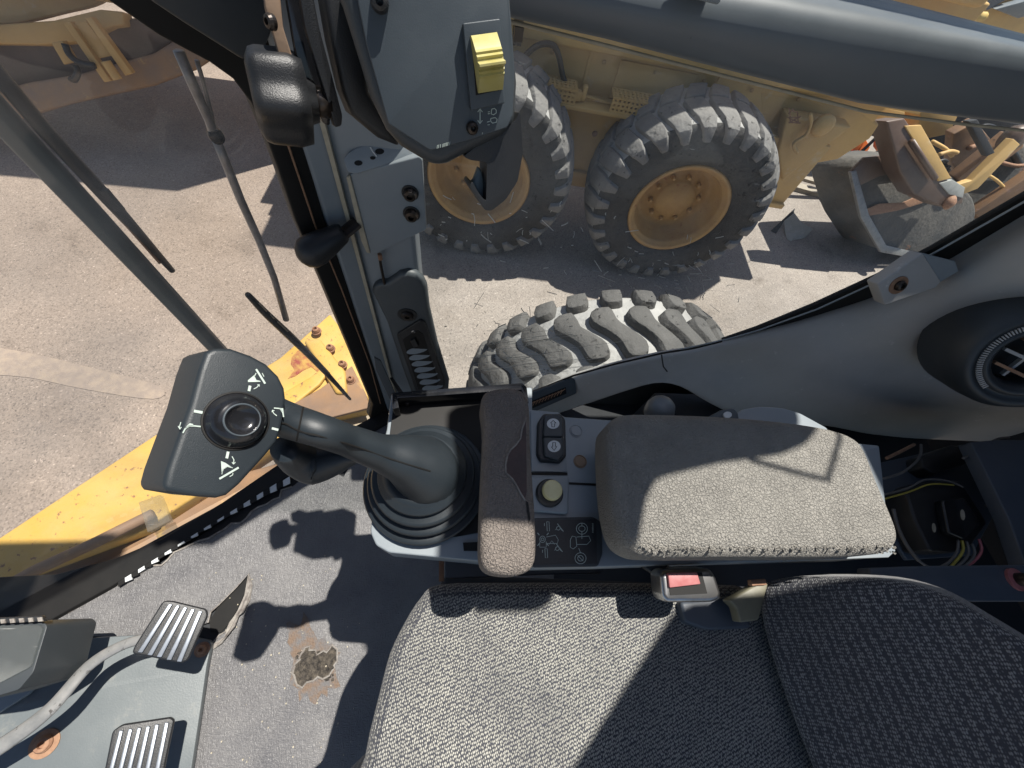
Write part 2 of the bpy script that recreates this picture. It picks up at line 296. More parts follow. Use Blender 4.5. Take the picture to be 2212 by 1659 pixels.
def g_tube(pts, r, seg=10, smoothn=0, flat=1.0, up=None):
    """sweep a round or flattened section; r number or list"""
    pts = [Vector(p) for p in pts]; n0 = len(pts)
    rr = [r] * n0 if not isinstance(r, (list, tuple)) else list(r)
    if smoothn:
        q = smooth_path(pts, smoothn); rr = [rr[min(int(i / smoothn), n0 - 1)] * (1 - (i / smoothn) % 1) + rr[min(int(i / smoothn) + 1, n0 - 1)] * ((i / smoothn) % 1) for i in range(len(q))]; pts = q
    V = []; Fc = []; u = Vector(up).normalized() if up else None
    for i, p in enumerate(pts):
        t = (pts[min(i + 1, len(pts) - 1)] - pts[max(i - 1, 0)]).normalized()
        if u is None: u = t.orthogonal().normalized()
        u = (u - t * u.dot(t)).normalized(); s = t.cross(u)
        for k in range(seg):
            a = 2 * math.pi * k / seg
            V.append(p + (u * math.sin(a) * flat + s * math.cos(a)) * rr[i])
    for i in range(len(pts) - 1):
        for k in range(seg):
            a = i * seg + k; b_ = i * seg + (k + 1) % seg
            Fc.append((a, b_, b_ + seg, a + seg))
    Fc.append(tuple(range(seg - 1, -1, -1))); k0 = (len(pts) - 1) * seg; Fc.append(tuple(range(k0, k0 + seg)))
    return V, Fc
def g_lathe(prof, o, ax, seg=40, lobes=0, amp=0.0, closed=True):
    """prof: list of (radius, height along ax)"""
    o = Vector(o); ax = Vector(ax).normalized(); u = ax.orthogonal().normalized(); v = ax.cross(u); V = []; Fc = []
    for r, h in prof:
        for k in range(seg):
            a = 2 * math.pi * k / seg; q = r * (1 + amp * math.cos(lobes * a)) if lobes else r
            V.append(o + ax * h + (u * math.cos(a) + v * math.sin(a)) * q)
    for i in range(len(prof) - 1):
        for k in range(seg):
            a = i * seg + k; b_ = i * seg + (k + 1) % seg; Fc.append((a, b_, b_ + seg, a + seg))
    if closed:
        Fc.append(tuple(range(seg - 1, -1, -1))); k0 = (len(prof) - 1) * seg; Fc.append(tuple(range(k0, k0 + seg)))
    return V, Fc
def px(plane, pts, off=0.0): return [plane.at(x, y, off) for x, y in pts]
def rnd(pts, n=5):
    """close smooth curve through px points"""
    P = [Vector((x, y)) for x, y in pts]; m_ = len(P); out = []
    for i in range(m_):
        p0, p1, p2, p3 = P[i - 1], P[i], P[(i + 1) % m_], P[(i + 2) % m_]
        for k in range(n):
            t = k / n; q = 0.5 * ((2 * p1) + (p2 - p0) * t + (2 * p0 - 5 * p1 + 4 * p2 - p3) * t * t + (3 * p1 - p0 - 3 * p2 + p3) * t ** 3); out.append((q.x, q.y))
    return out
def fillet(pts, r, n=5):
    """round the corners of a px polygon"""
    P = [Vector(p) for p in pts]; out = []; m_ = len(P)
    for i in range(m_):
        a, b_, c = P[i - 1], P[i], P[(i + 1) % m_]; rr = min(r, (a - b_).length * .45, (c - b_).length * .45)
        s = b_ + (a - b_).normalized() * rr; e_ = b_ + (c - b_).normalized() * rr
        for k in range(n + 1):
            t = k / n; q = s * (1 - t) ** 2 + b_ * 2 * t * (1 - t) + e_ * t * t; out.append((q.x, q.y))
    return out
def slab(name, plane, pts, thick, m, parent=None, bevel=0.0, off=0.0, fil=0, vec=None, **k):
    if fil: pts = fillet(pts, fil)
    v, f = g_prism(px(plane, pts, off), vec if vec else -plane.n * thick)
    return obj(name, v, f, m, parent, bevel=bevel, **k)
def g_ribbon(plane, pts, wpx, off, th=0.0003):
    """a flat painted stroke on a plane"""
    P = []
    L_, R_ = [], []
    for i, p in enumerate(pts):
        a = Vector(pts[max(i - 1, 0)]); b_ = Vector(pts[min(i + 1, len(pts) - 1)]); d = (b_ - a).normalized(); n = Vector((-d.y, d.x)) * wpx / 2
        L_.append((p[0] + n.x, p[1] + n.y)); R_.append((p[0] - n.x, p[1] - n.y))
    V = px(plane, L_ + R_, off); n = len(pts)
    return V, [(i, i + 1, n + i + 1, n + i) for i in range(n - 1)]
def strokes(name, plane, lines, off, m, parent=None, polys=()):
    parts = [g_ribbon(plane, pts, w_, off) for pts, w_ in lines]
    for p in polys: v = px(plane, p, off); parts.append((v, [tuple(range(len(v)))]))
    v, f = join(parts); return obj(name, v, f, m, parent, recalc=False)
def screw(name, plane, x, y, rpx, m, parent, h=0.006, washer=None, wr=1.6, socket=True):
    c = plane.at(x, y); d = (c - C0).length; ca = ray(x, y); r = rpx / F * (c - C0).length / ca.length
    parts = [g_lathe([(r, 0), (r, h * .5), (r * .8, h * .9), (r * .42, h), (r * .36, h * .55), (0.0001, h * .5)], c, plane.n, 20)]
    v, f = join(parts); o = obj(name, v, f, m, parent, smooth=False)
    if washer:
        v, f = g_lathe([(r * wr, -0.001), (r * wr, h * .18), (r * .9, h * .22)], c, plane.n, 24); obj('washer', v, f, washer, o)
    return o
def g_loft(rows):
    n = len(rows[0]); V = [p for r in rows for p in r]
    return V, [(i * n + j, i * n + j + 1, (i + 1) * n + j + 1, (i + 1) * n + j) for i in range(len(rows) - 1) for j in range(n - 1)]
def resample(pts, n):
    P = [Vector(p) for p in pts]; d = [0]
    for i in range(1, len(P)): d.append(d[-1] + (P[i] - P[i - 1]).length)
    out = []
    for k in range(n):
        t = d[-1] * k / (n - 1); i = 0
        while i < len(P) - 2 and d[i + 1] < t: i += 1
        u = (t - d[i]) / max(d[i + 1] - d[i], 1e-9); out.append(P[i].lerp(P[i + 1], min(max(u, 0), 1)))
    return out

# ============================================================ SETTING
v, f = [(-60, -60, 0), (60, -60, 0), (60, 60, 0), (-60, 60, 0)], [(0, 1, 2, 3)]
tag(obj('ground', v, f, 'ground'), 'pinkish grey gritty asphalt yard in bright sun', 'ground', kind='structure')
G = Z(-CH)
MT['paint'] = mat('worn_road_paint', (0.345, 0.298, 0.245), 0.8, c2=(0.275, 0.24, 0.212), nscale=16, namt=0.25, detail=12, bump=0.5, bscale=80)
tag(slab('painted_line', G, rnd([(-80, 745), (60, 762), (200, 795), (345, 835), (330, 862), (180, 840), (60, 815), (-80, 800)], 4), 0.002, 'paint', off=0.004), 'worn cream painted line on the asphalt at far left', 'road marking', kind='structure')
MT['green'] = mat('pale_green_paint', (0.46, 0.52, 0.42), 0.7, nscale=9)
tag(slab('road_marking', G, [(60, 338), (110, 340), (140, 352), (78, 352)], 0.002, 'green', off=0.004), 'short pale green painted dash on the shaded asphalt behind the cab post', 'road marking', kind='structure')

# ============================================================ WHEELS WITH REAL LUGS
def tyre_geo(Rr, Wd, rim, lugs, N_, lugh=0.035):
    """axis = Y, centred at origin; returns carcass, lug mesh"""
    hw = Wd / 2; Rc = Rr - lugh
    # tread/sidewall line: param s -> (y, r, ny, nr)
    pl = [(0, Rc)]
    for k in range(1, 7): y = hw * .82 * k / 6; pl.append((y, Rc - 0.022 * (k / 6) ** 2))
    for k in range(1, 6):
        a = math.pi / 2 * k / 5; pl.append((hw * .82 + hw * .18 * math.sin(a), Rc - 0.022 - 0.06 * (1 - math.cos(a))))
    sh = rim + (Rc - rim) * .45
    pl += [(hw * 1.03, Rc - 0.13), (hw * 1.05, sh), (hw * .98, rim + 0.045), (hw * .86, rim + 0.012), (hw * .80, rim)]
    def at(s, h=0.0):
        sg = 1 if s >= 0 else -1; s = abs(s); d = 0
        for i in range(len(pl) - 1):
            a = pl[i]; b_ = pl[i + 1]; l = math.hypot(b_[0] - a[0], b_[1] - a[1])
            if d + l >= s or i == len(pl) - 2:
                t = (s - d) / l; ty, tr = (b_[0] - a[0]) / l, (b_[1] - a[1]) / l
                return (sg * (a[0] + ty * l * t - tr * h), a[1] + tr * l * t + ty * h)
            d += l
    prof = [(r, -y) for y, r in reversed(pl)] + [(r, y) for y, r in pl[1:]]
    car = g_lathe([(r, h) for r, h in prof], (0, 0, 0), (0, 1, 0), 96, closed=False)
    parts = []
    for k in range(N_):
        for lg in lugs:
            ph = 2 * math.pi * k / N_; jt = random.uniform(-.004, .004)
            V = []; nn = len(lg)
            for s, t, w_ in lg:
                for dt, h in ((-w_ - .012, -.004), (-w_, lugh), (-w_ * .3, lugh * 1.03), (w_ * .3, lugh * 1.03), (w_, lugh), (w_ + .012, -.004)):
                    y, r = at(s, h); a = ph + jt + (t + dt) / Rr
                    V.append(Vector((r * math.sin(a), y, r * math.cos(a))))
            Fc = [(i * 6 + j, i * 6 + j + 1, (i + 1) * 6 + j + 1, (i + 1) * 6 + j) for i in range(nn - 1) for j in range(5)]
            Fc += [(0, 1, 2, 3, 4, 5), tuple((nn - 1) * 6 + j for j in range(5, -1, -1))]
            parts.append((V, Fc))
    return car, join(parts)
def rim_geo(rim, hw, dish=0.14, side=-1):
    # rim barrel and dished disc facing side*y
    y0 = side * hw * .84
    pr = [(rim + .012, y0 - side * -.0), (rim + .018, y0 + side * .012), (rim + .004, y0 + side * .02), (rim - .016, y0 + side * .006), (rim - .022, y0 - side * .01), (rim - .036, y0 - side * .014), (rim - .042, y0 - side * .04), (rim - .07, y0 - side * dish),
          (rim - .11, y0 - side * (dish + .015)), (rim * .42, y0 - side * (dish - .03)), (rim * .40, y0 - side * (dish - .045)), (0.11 * rim / .36, y0 - side * (dish - .045)), (0.10 * rim / .36, y0 - side * (dish - .055)), (0.001, y0 - side * (dish - .058))]
    return g_lathe(pr, (0, 0, 0), (0, 1, 0), 64, closed=False)
def xf(g, loc, rz=0.0, ry=0.0):
    Mx = Matrix.Translation(loc) @ Matrix.Rotation(rz, 4, 'Z') @ Matrix.Rotation(ry, 4, 'Y')
    return [Mx @ Vector(p) for p in g[0]], g[1]

# the cab machine's own wheel, below the side window
Rw, Ww = 0.69, 0.44
cen = [(-.112, .050, .022), (-.100, .052, .036), (-.078, .050, .043), (-.055, .044, .045), (-.035, .030, .044), (-.015, .010, .042), (.005, -.012, .042), (.025, -.034, .043), (.045, -.050, .045), (.07, -.056, .045), (.092, -.056, .040), (.108, -.050, .024)]
shf = [(.132, .0, .018), (.142, .0, .034), (.17, .0, .041), (.20, .004, .040), (.225, .006, .034), (.245, .006, .026)]
shn = [(-.245, .0, .026), (-.225, .0, .034), (-.20, -.002, .040), (-.17, -.006, .041), (-.142, -.006, .034), (-.132, -.004, .018)]
car, lug = tyre_geo(Rw, Ww, 0.33, [cen, shf, shn], 29, 0.036)
wc = Vector((0.74, 0.865, Rw))
own = thing('machine_wheel', (wc.x, wc.y, 0), 'big lugged tyre with dust filled grooves right below the side window sill', 'wheel')
v, f = xf(car, wc); obj('tyre', v, f, 'carc', own, smooth=True)
v, f = xf(lug, wc, 0, 0.03); obj('tread', v, f, 'tread', own, bevel=0.0015, segs=1)
v, f = xf(rim_geo(.33, Ww / 2, side=-1), wc); obj('rim', v, f, 'rimyel', own, smooth=True)

# ------------------------------------------------------------ parked grader with tandem wheels
GA = R(-4.5)
gn = Vector((math.sin(GA), -math.cos(GA), 0))                       # outward normal of its near side
def GP(y, x0=1.65): return Plane((x0, y, 0), gn)
gr = thing('motor_grader', (1.0, 3.2, 0), 'long dusty yellow grader with tandem wheels parked beyond the side window', 'grader')
Rg, Wg = 0.695, 0.50
gl1 = [(-.325, .034, .022), (-.29, .032, .030), (-.25, .026, .042), (-.20, .012, .055), (-.15, -.006, .060), (-.10, -.026, .061), (-.05, -.042, .060), (-.012, -.048, .054)]
gl2 = [(.012, -.048, .054), (.05, -.042, .060), (.10, -.026, .061), (.15, -.006, .060), (.20, .012, .058), (.25, .026, .046), (.29, .032, .030)]
gl2 = [(s, t + .02, w_) for s, t, w_ in gl2]
car, lug = tyre_geo(Rg, Wg, 0.355, [gl1, gl2], 27, 0.027)
rg = rim_geo(.355, Wg / 2, .17, side=-1)
gd = Vector((math.cos(GA), math.sin(GA), 0))
for i, s in enumerate((0.0, -1.53)):
    c = Vector((1.655, 2.55, 0.672)) + gd * s - gn * (Wg * .42)
    v, f = xf(car, c, GA); ty = obj('tyre', v, f, 'side', gr, smooth=True, mats=['carc'])
    for pg in ty.data.polygons:
        yy = sum(abs((ty.data.vertices[q_].co + wloc(gr) - c).dot(gn)) for q_ in pg.vertices) / 4
        if yy < Wg * .45 and (pg.center + wloc(gr) - c).length > Rg - .12: pg.material_index = 1
    v, f = xf(lug, c, GA, 0.06 * i); obj('tread', v, f, 'treadlight', ty, bevel=0.0025, segs=2)
    v, f = xf(rg, c, GA); rm = obj('rim', v, f, 'rimyel', gr, smooth=True)
    for k in range(10):
        a = 2 * math.pi * k / 10 + .2
        q = c + gd * (.185 * math.cos(a)) + Vector((0, 0, .185 * math.sin(a))) - gn * (-.42 * Wg + .150)
        v, f = g_lathe([(.019, 0), (.019, .014), (.011, .03), (.001, .031)], q, gn, 6); obj('wheel_nut', v, f, 'rimyel', rm)
# tandem case behind wheels, body sides, ledge, guards
def gbox(name, x0, x1, y0, y1, z0, z1, m, parent, bevel=0.01):
    P = [Vector((1.65, 2.55, 0)) + gd * (x - 1.65) - gn * (y - 2.55) for x, y in ((x0, y0), (x1, y0), (x1, y1), (x0, y1))]
    P = [Vector((p.x, p.y, z0)) for p in P]; v, f = g_prism(P, (0, 0, z1 - z0)); return obj(name, v, f, m, parent, bevel=bevel, segs=2)
gbox('tandem_case', -0.6, 2.45, 3.02, 3.35, .42, 1.0, 'catyel', gr, .03)
gbox('frame_rail', -1.0, 2.75, 2.98, 3.5, .56, 1.09, 'catyel', gr, .01)
gbox('ledge', -0.6, 1.5, 2.86, 3.0, 1.085, 1.112, 'catyel', gr, .004)
gbox('body_side', -1.2, 3.0, 3.10, 4.0, 1.06, 1.36, 'catyel', gr, .01)
gbox('deck', -1.2, 3.2, 3.02, 4.3, 1.365, 1.52, 'catyel', gr, .012)
gbox('hood', -0.75, 3.0, 3.05, 4.3, 1.9, 3.05, 'catyel', gr, .03)  # out of view; height and near edge set for the shadow on the ground
gbox('hood_base', -1.2, 3.2, 3.25, 4.3, 1.52, 1.9, 'catyel', gr, .01)
gbox('seam_bar', 0.78, 0.80, 3.09, 3.11, 1.08, 1.36, 'catyel', gr, .002)
gbox('seam_bar', 1.70, 1.72, 3.08, 3.11, 1.08, 1.36, 'catyel', gr, .002)
def guard(x0, x1, zt=1.20):
    P = []; Fc = []; parts = []
    y0 = 2.87; nx = int((x1 - x0) / .03)
    # perforated sheet: lattice of bars, top and front
    for k in range(nx + 1):
        x = x0 + (x1 - x0) * k / nx
        for a, b_ in (((x - .005, x + .005, y0 - .002, y0 + .002, 1.112, zt)), ) and ((0, 0),):
            pass
        parts.append(('f', x - .0075, x + .0075, y0 - .002, y0 + .002, 1.113, zt))
        parts.append(('t', x - .0075, x + .0075, y0, y0 + .13, zt - .002, zt + .002))
    for k in range(4):
        z = 1.117 + (zt - 1.117) * k / 3; parts.append(('f', x0, x1, y0 - .003, y0 + .001, z - .008, z + .008))
    for k in range(5):
        y = y0 + .13 * k / 4; parts.append(('t', x0, x1, y - .008, y + .008, zt - .001, zt + .003))
    gs = []
    for _, a0, a1, b0, b1, c0, c1_ in parts:
        Q = [Vector((1.65, 2.55, 0)) + gd * (x - 1.65) - gn * (y - 2.55) for x, y in ((a0, b0), (a1, b0), (a1, b1), (a0, b1))]
        gs.append(g_prism([Vector((p.x, p.y, c0)) for p in Q], (0, 0, c1_ - c0)))
    v, f = join(gs); obj('perforated_guard', v, f, 'catyel', gr)
guard(0.42, 0.72); guard(0.98, 1.5)
hp = GP(2.93)
v, f = g_box(hp.at(1245, 205), .07, .05, .06); obj('valve_block', v, f, 'catyel', gr, bevel=.006)
v, f = g_box(hp.at(1262, 200), .03, .04, .09); obj('valve_block', v, f, 'catyel', gr, bevel=.006)
v, f = g_tube([GP(2.98).at(*p) for p in ((1112, 150), (1135, 120), (1165, 97), (1195, 98), (1208, 125), (1216, 165), (1228, 192))], .018, 10, 6); obj('hose', v, f, 'hose', gr, smooth=True)
v, f = g_box(GP(2.97).at(1118, 70), .06, .05, .12); obj('dark_bracket', v, f, 'blackgloss', gr, bevel=.004)
for k in range(9):
    q = Vector((1.65, 2.55, 0)) + gd * (-.55 + .36 * k - 1.65) - gn * (3.10 - 2.55 - .012)
    v, f = g_lathe([(.014, 0), (.013, .006), (.001, .009)], Vector((q.x, q.y, 1.30)), gn, 8); obj('rivet', v, f, 'rimyel', gr)
for x, z in ((.15, .82), (.62, .64), (.95, .9), (1.25, .7), (2.3, .8)):
    q = Vector((1.65, 2.55, 0)) + gd * (x - 1.65) - gn * (2.98 - 2.55 - .003)
    v, f = g_lathe([(.022, 0), (.02, .008), (.001, .01)], Vector((q.x, q.y, z)), gn, 10); obj('bolt', v, f, 'rust', gr)
v, f = g_tube([GP(2.955).at(*p) for p in ((1112, 178), (1190, 190), (1280, 212), (1400, 250))], .008, 8); obj('hydraulic_line', v, f, 'catyel', gr, smooth=True)
gbox('access_panel', 1.0, 1.55, 3.085, 3.1, 1.10, 1.33, 'catyel', gr, .004)
gbox('rail_flange', -1.0, 2.75, 2.95, 2.985, .56, .60, 'catyel', gr, .004)
# rear frame and hitch of the grader, right of the tandem
for pts, y, th in (([(1640, 195), (1860, 240), (1900, 270), (1880, 300), (1810, 345), (1700, 365), (1650, 330)], 3.1, .35),
                   ([(1700, 250), (1790, 265), (1840, 275), (1760, 335), (1705, 380), (1690, 392), (1680, 330)], 2.95, .12)):
    slab('rear_frame', GP(y), pts, th, 'catyel', gr, bevel=.015)
v, f = g_lathe([(.07, 0), (.075, .03), (.05, .05), (.001, .052)], GP(2.93).at(1775, 268), gn, 20); obj('pin_cap', v, f, 'catyel', gr, smooth=True)
v, f = g_tube([GP(2.9).at(*p) for p in ((1750, 245), (1752, 265), (1742, 290), (1715, 310), (1722, 330))], .012, 8, 5); obj('hand_rail', v, f, 'catyel', gr, smooth=True)
strokes('stencil_marks', GP(2.945), [([(1700 + random.uniform(0, 30), 232 + random.uniform(0, 40)) for _ in (0, 1)], 3) for _ in range(9)], .003, 'rust', gr)

# ------------------------------------------------------------ grader's front seen through the angled glass
fr = thing('drawbar_machine', (-3.0, 3.6, 0), 'yellow machine with rusty blade seen through the upper front glass', 'machine')
fp = Plane((-2.6, 3.5, 0), (0.08, -1, 0.25))
P1 = Plane((-2.4, 3.35, 0), (0.1, -1, .45))
v, f = g_box((-3.6, 4.45, 2.05), 4.4, 1.3, 2.2); obj('shadow_frame', v, f, 'catyel', fr, bevel=.03)  # tall box added behind the blade to cast the left ground shadow
slab('moldboard', P1, [(-260, 260), (0, 195), (60, 178), (170, 160), (330, 115), (420, 60), (480, 110), (420, 150), (330, 185), (150, 225), (0, 270), (-260, 340)], .08, 'rustplate', fr, bevel=.02)
P2 = Plane((-2.5, 3.6, 0), (0.1, -1, .25))
slab('dark_frame', P2, [(-260, 95), (110, 90), (130, 60), (300, 40), (420, 60), (330, 120), (170, 165), (60, 185), (-260, 260)], .1, 'brown', fr, bevel=.01)
P3 = Plane((-2.5, 3.45, 0), (0.1, -1, .6))
slab('circle_plate', P3, rnd([(-200, 52), (0, 52), (60, 45), (130, 28), (215, 5), (260, -40), (260, -80), (0, -80), (-200, -60)], 5), .05, 'catyel', fr, bevel=.01)
P4 = Plane((-2.5, 3.3, 0), (0.1, -1, .5))
slab('side_beam', P4, [(-200, 55), (0, 52), (115, 44), (215, 20), (265, 25), (268, 55), (240, 58), (170, 90), (90, 97), (0, 95), (-200, 92)], .12, 'catyel', fr, bevel=.012)
P5 = Plane((-2.5, 3.2, 0), (0.1, -1, .35))
slab('link_arm', P5, [(135, 48), (150, 46), (240, 175), (225, 178)], .06, 'catyel', fr, bevel=.006)
slab('link_arm', P5, [(182, 38), (196, 36), (285, 158), (270, 164)], .06, 'catyel', fr, bevel=.006)
slab('link_plate', Plane((-2.5, 3.24, 0), (0.1, -1, .35)), [(150, 50), (185, 45), (243, 120), (205, 128)], .03, 'catyel', fr, bevel=.004)
slab('hook_plate', P5, [(110, 92), (135, 88), (162, 133), (138, 140)], .05, 'catyel', fr, bevel=.005)
v, f = g_tube(px(P5, [(140, 95), (150, 118), (172, 135), (205, 142)], .03), .02, 8, 5); obj('hose', v, f, 'hose', fr, smooth=True)
v, f = g_tube(px(P5, [(162, 140), (168, 155), (160, 172), (150, 168)], .03), .02, 8, 5); obj('hook', v, f, 'bolt', fr, smooth=True)
v, f = g_tube(px(P5, [(228, 132), (240, 150), (255, 172)], .03), .03, 10, 4); obj('cylinder', v, f, 'catyel', fr, smooth=True)

# ------------------------------------------------------------ backhoe bits at the right
bk = thing('excavator', (3.6, 3.2, 0), 'brown and orange digging machine with worn bucket at the right of the yard', 'excavator')
slab('bucket', Plane((3.7, 2.75, 0), (0.15, -1, .55)), fillet([(1838, 372), (1870, 340), (1960, 330), (2060, 380), (2108, 430), (2112, 470), (2060, 520), (1985, 556), (1905, 540), (1862, 468)], 18), .45, 'bucket', bk, bevel=.03)
slab('bucket_side', Plane((4.4, 3.2, 0), (0.1, -1, .5)), fillet([(2060, 470), (2110, 380), (2170, 330), (2260, 300), (2400, 330), (2400, 470), (2120, 520)], 14), .3, 'bucket', bk, bevel=.02)
KPb = Plane((3.7, 2.74, 0), (0.15, -1, .55))
slab('cutting_edge', KPb, [(1838, 372), (1850, 368), (1878, 465), (1915, 530), (1990, 548), (1985, 560), (1903, 545), (1860, 470)], .03, 'worniron', bk, bevel=.004, off=.03)
slab('rust_streak', KPb, [(1862, 456), (1900, 440), (1950, 438), (2000, 415), (2030, 405), (2036, 418), (1990, 440), (1940, 455), (1880, 466)], .01, 'rust', bk, bevel=.004, off=.02)
slab('rear_plate', KPb, [(1838, 372), (1870, 340), (1960, 330), (1990, 345), (1960, 372), (1900, 380), (1860, 400)], .03, 'brown', bk, bevel=.004, off=.02)
slab('link_bar', Plane((3.7, 2.6, 0), (0.15, -1, .4)), [(2060, 402), (2100, 390), (2190, 300), (2204, 312), (2112, 408), (2070, 424)], .06, 'catyel', bk, bevel=.006)
slab('link_bar', Plane((3.7, 2.6, 0), (0.15, -1, .4)), [(2092, 262), (2112, 258), (2150, 330), (2132, 338)], .05, 'dark', bk, bevel=.006)
BP = Plane((3.4, 2.5, 0), (0.1, -1, .5))
slab('boom', BP, [(1915, 262), (1955, 255), (1975, 285), (2055, 400), (2085, 412), (2080, 440), (2035, 447), (1975, 420), (1945, 372)], .16, 'brown', bk, bevel=.012)
slab('boom_top', Plane((3.4, 2.49, 0), (0.1, -1, .5)), [(1955, 272), (1990, 270), (2055, 385), (2028, 392)], .03, 'catyel', bk, bevel=.004)
slab('boom_top', Plane((3.4, 2.49, 0), (0.1, -1, .5)), [(2030, 396), (2058, 388), (2085, 405), (2080, 428), (2050, 420)], .03, 'concrete', bk, bevel=.004)
AP = Plane((4.0, 3.0, 0), (0.1, -1, .3))
slab('stick', AP, [(2070, 385), (2190, 290), (2212, 300), (2212, 318), (2085, 412)], .12, 'dorange', bk, bevel=.01)
slab('stick', AP, [(2105, 460), (2300, 330), (2320, 350), (2120, 478)], .1, 'dorange', bk, bevel=.01)
slab('side_plate', Plane((4.6, 3.5, 0), (0.1, -1, .2)), [(2060, 290), (2110, 262), (2140, 300), (2120, 340), (2160, 400), (2100, 420), (2055, 350)], .1, 'dorange', bk, bevel=.01)
slab('cross_frame', Plane((4.8, 3.9, 0), (0.1, -1, .2)), [(1990, 230), (2070, 250), (2050, 290), (2000, 300), (1985, 270)], .2, 'catyel', bk, bevel=.01)
slab('rear_body', Plane((5.0, 4.6, 0), (0.1, -1, .2)), [(1850, 200), (2330, 290), (2330, 420), (2150, 400), (2000, 330), (1870, 290)], .4, 'dark', bk, bevel=.02)
slab('rear_body', Plane((5.0, 4.4, 0), (0.1, -1, .2)), [(1850, 215), (1960, 240), (1950, 262), (1900, 275), (1840, 330), (1800, 340), (1830, 280)], .2, 'catyel', bk, bevel=.02)
v, f = g_lathe([(.09, -.06), (.11, 0), (.08, .05), (.001, .06)], AP.at(2190, 300, .05), AP.n, 18); obj('pin_joint', v, f, 'brown', bk, smooth=True)
v, f = g_tube([AP.at(2212, 480), AP.at(2140, 530), AP.at(2070, 590)], .05, 8); obj('track_bar', v, f, 'dorange', bk, smooth=True)
random.seed(5)
for k in range(12):
    x = random.uniform(1990, 2190); y = random.uniform(275, 400); a = random.uniform(-.6, .9); l = random.uniform(30, 80); pl = Plane((4.4, 3.4, 0), (0.1, -1, .3))
    v, f = g_tube(px(pl, [(x, y), (x + l * .5 * math.cos(a) + 6, y + l * .5 * math.sin(a)), (x + l * math.cos(a), y + l * math.sin(a) + random.uniform(-12, 12))], random.uniform(0, .3)), random.uniform(.012, .03), 8, 4); obj('hydraulic_hose', v, f, random.choice(('hose', 'hose', 'rust', 'catyel', 'dark')), bk, smooth=True)
v, f = g_tube([BP.at(1968, 305, .03), BP.at(2020, 385, .03)], .022, 10); obj('cylinder_rod', v, f, 'brown', bk, smooth=True)
v, f = g_lathe([(.05, -.02), (.06, 0), (.03, .03), (.001, .035)], BP.at(2052, 438, .02), BP.n, 16); obj('pin_joint', v, f, 'rust', bk, smooth=True)
og = thing('orange_implement', (3.5, 3.9, 0), 'bright orange implement frame behind the brown digger arm', 'implement')
OP = Plane((3.6, 3.9, 0), (0.1, -1, .4))
for a in ([(1842, 325), (1862, 292), (1876, 272), (1884, 268), (1880, 290), (1850, 330)], [(1830, 318), (1845, 350), (1862, 345), (1880, 318), (1870, 300), (1848, 340)], [(1900, 290), (1918, 275), (1928, 300), (1905, 332), (1895, 318)]):
    slab('frame_bar', OP, a, .06, 'orange', og, bevel=.006)
v, f = g_tube(px(OP, [(1770, 345), (1800, 352), (1830, 350), (1858, 330), (1890, 300)], .04), .018, 8, 5); obj('hose', v, f, 'hose', og, smooth=True)
v, f = g_tube(px(OP, [(1790, 330), (1830, 345), (1870, 338), (1915, 322)], .08), .018, 8, 5); obj('hose', v, f, 'hose', og, smooth=True)
v, f = g_tube(px(OP, [(1812, 372), (1870, 362), (1915, 345), (1950, 312)], .0), .035, 8, 5); obj('cross_pipe', v, f, 'brown', og, smooth=True)
# far machines above the beam
fm = thing('stored_machine', (6.0, 6.5, 0), 'stored machine with grey and tan plates glimpsed above the window beam at top right', 'machine')
FP = Plane((6.0, 6.5, 0), (0.3, -1, .1))
for k, (a, mm) in enumerate((([(1980, -10), (2330, -10), (2330, 120), (2150, 70), (1960, 20)], 'catyel'), ([(2060, -10), (2100, -10), (2075, 12), (2045, 8)], 'plategrey'), ([(2120, -10), (2190, -10), (2135, 22), (2110, 20)], 'darkblue'), ([(2150, 20), (2260, -10), (2270, 20), (2200, 40)], 'plategrey'))):
    slab('body_plate', FP, a, .1, mm, fm, bevel=.01, off=.02 + .05 * k)
v, f = g_tube(px(FP, [(2085, 20), (2102, 20), (2112, 34), (2125, 36)], .3), .05, 8, 4); obj('handle', v, f, 'yellow', fm, smooth=True)

# small things lying in the yard
cb = thing('cardboard_piece', G.at(1700, 505), 'folded grey cardboard scrap lying on the sunlit asphalt', 'cardboard')
gp = lambda x, y, h: G.at(x, y) + Vector((0, 0, h))
q = [gp(1668, 498, .002), gp(1690, 478, .02), gp(1720, 492, .03), gp(1712, 508, .02), gp(1706, 535, .004), gp(1745, 508, .03), gp(1722, 530, .0), gp(1718, 470, .16)]
obj('folded_sheet', [gp(1685, 487, .06), gp(1702, 475, .09), gp(1723, 492, .06), gp(1714, 506, .02), gp(1694, 503, .01)], [(0, 1, 2, 3, 4)], 'concrete', cb, solid=.004)
obj('folded_sheet', [gp(1723, 492, .06), gp(1748, 503, .05), gp(1736, 516, .01), gp(1708, 520, .002), gp(1714, 506, .02)], [(0, 1, 2, 3, 4)], 'concrete', cb, solid=.004)
obj('folded_sheet', [gp(1694, 503, .01), gp(1714, 506, .02), gp(1709, 522, .002), gp(1700, 517, .002)], [(0, 1, 2, 3)], 'concrete', cb, solid=.004)
obj('folded_sheet', [gp(1664, 500, .01), gp(1699, 470, .12), gp(1702, 477, .08), gp(1685, 488, .05), gp(1676, 505, .002)], [(0, 1, 2, 3, 4)], 'dark', cb, solid=.004)
tag(slab('plank', Z(-CH + .03), [(1737, 378), (1785, 386), (1780, 398), (1738, 386)], .03, 'wood'), 'short weathered board on the asphalt left of the worn bucket', 'board')
tag(slab('plank', Z(-CH + .05), [(1692, 385), (1790, 412), (1786, 422), (1690, 396)], .05, 'wood'), 'long narrow board beside the rear grader wheel', 'board')

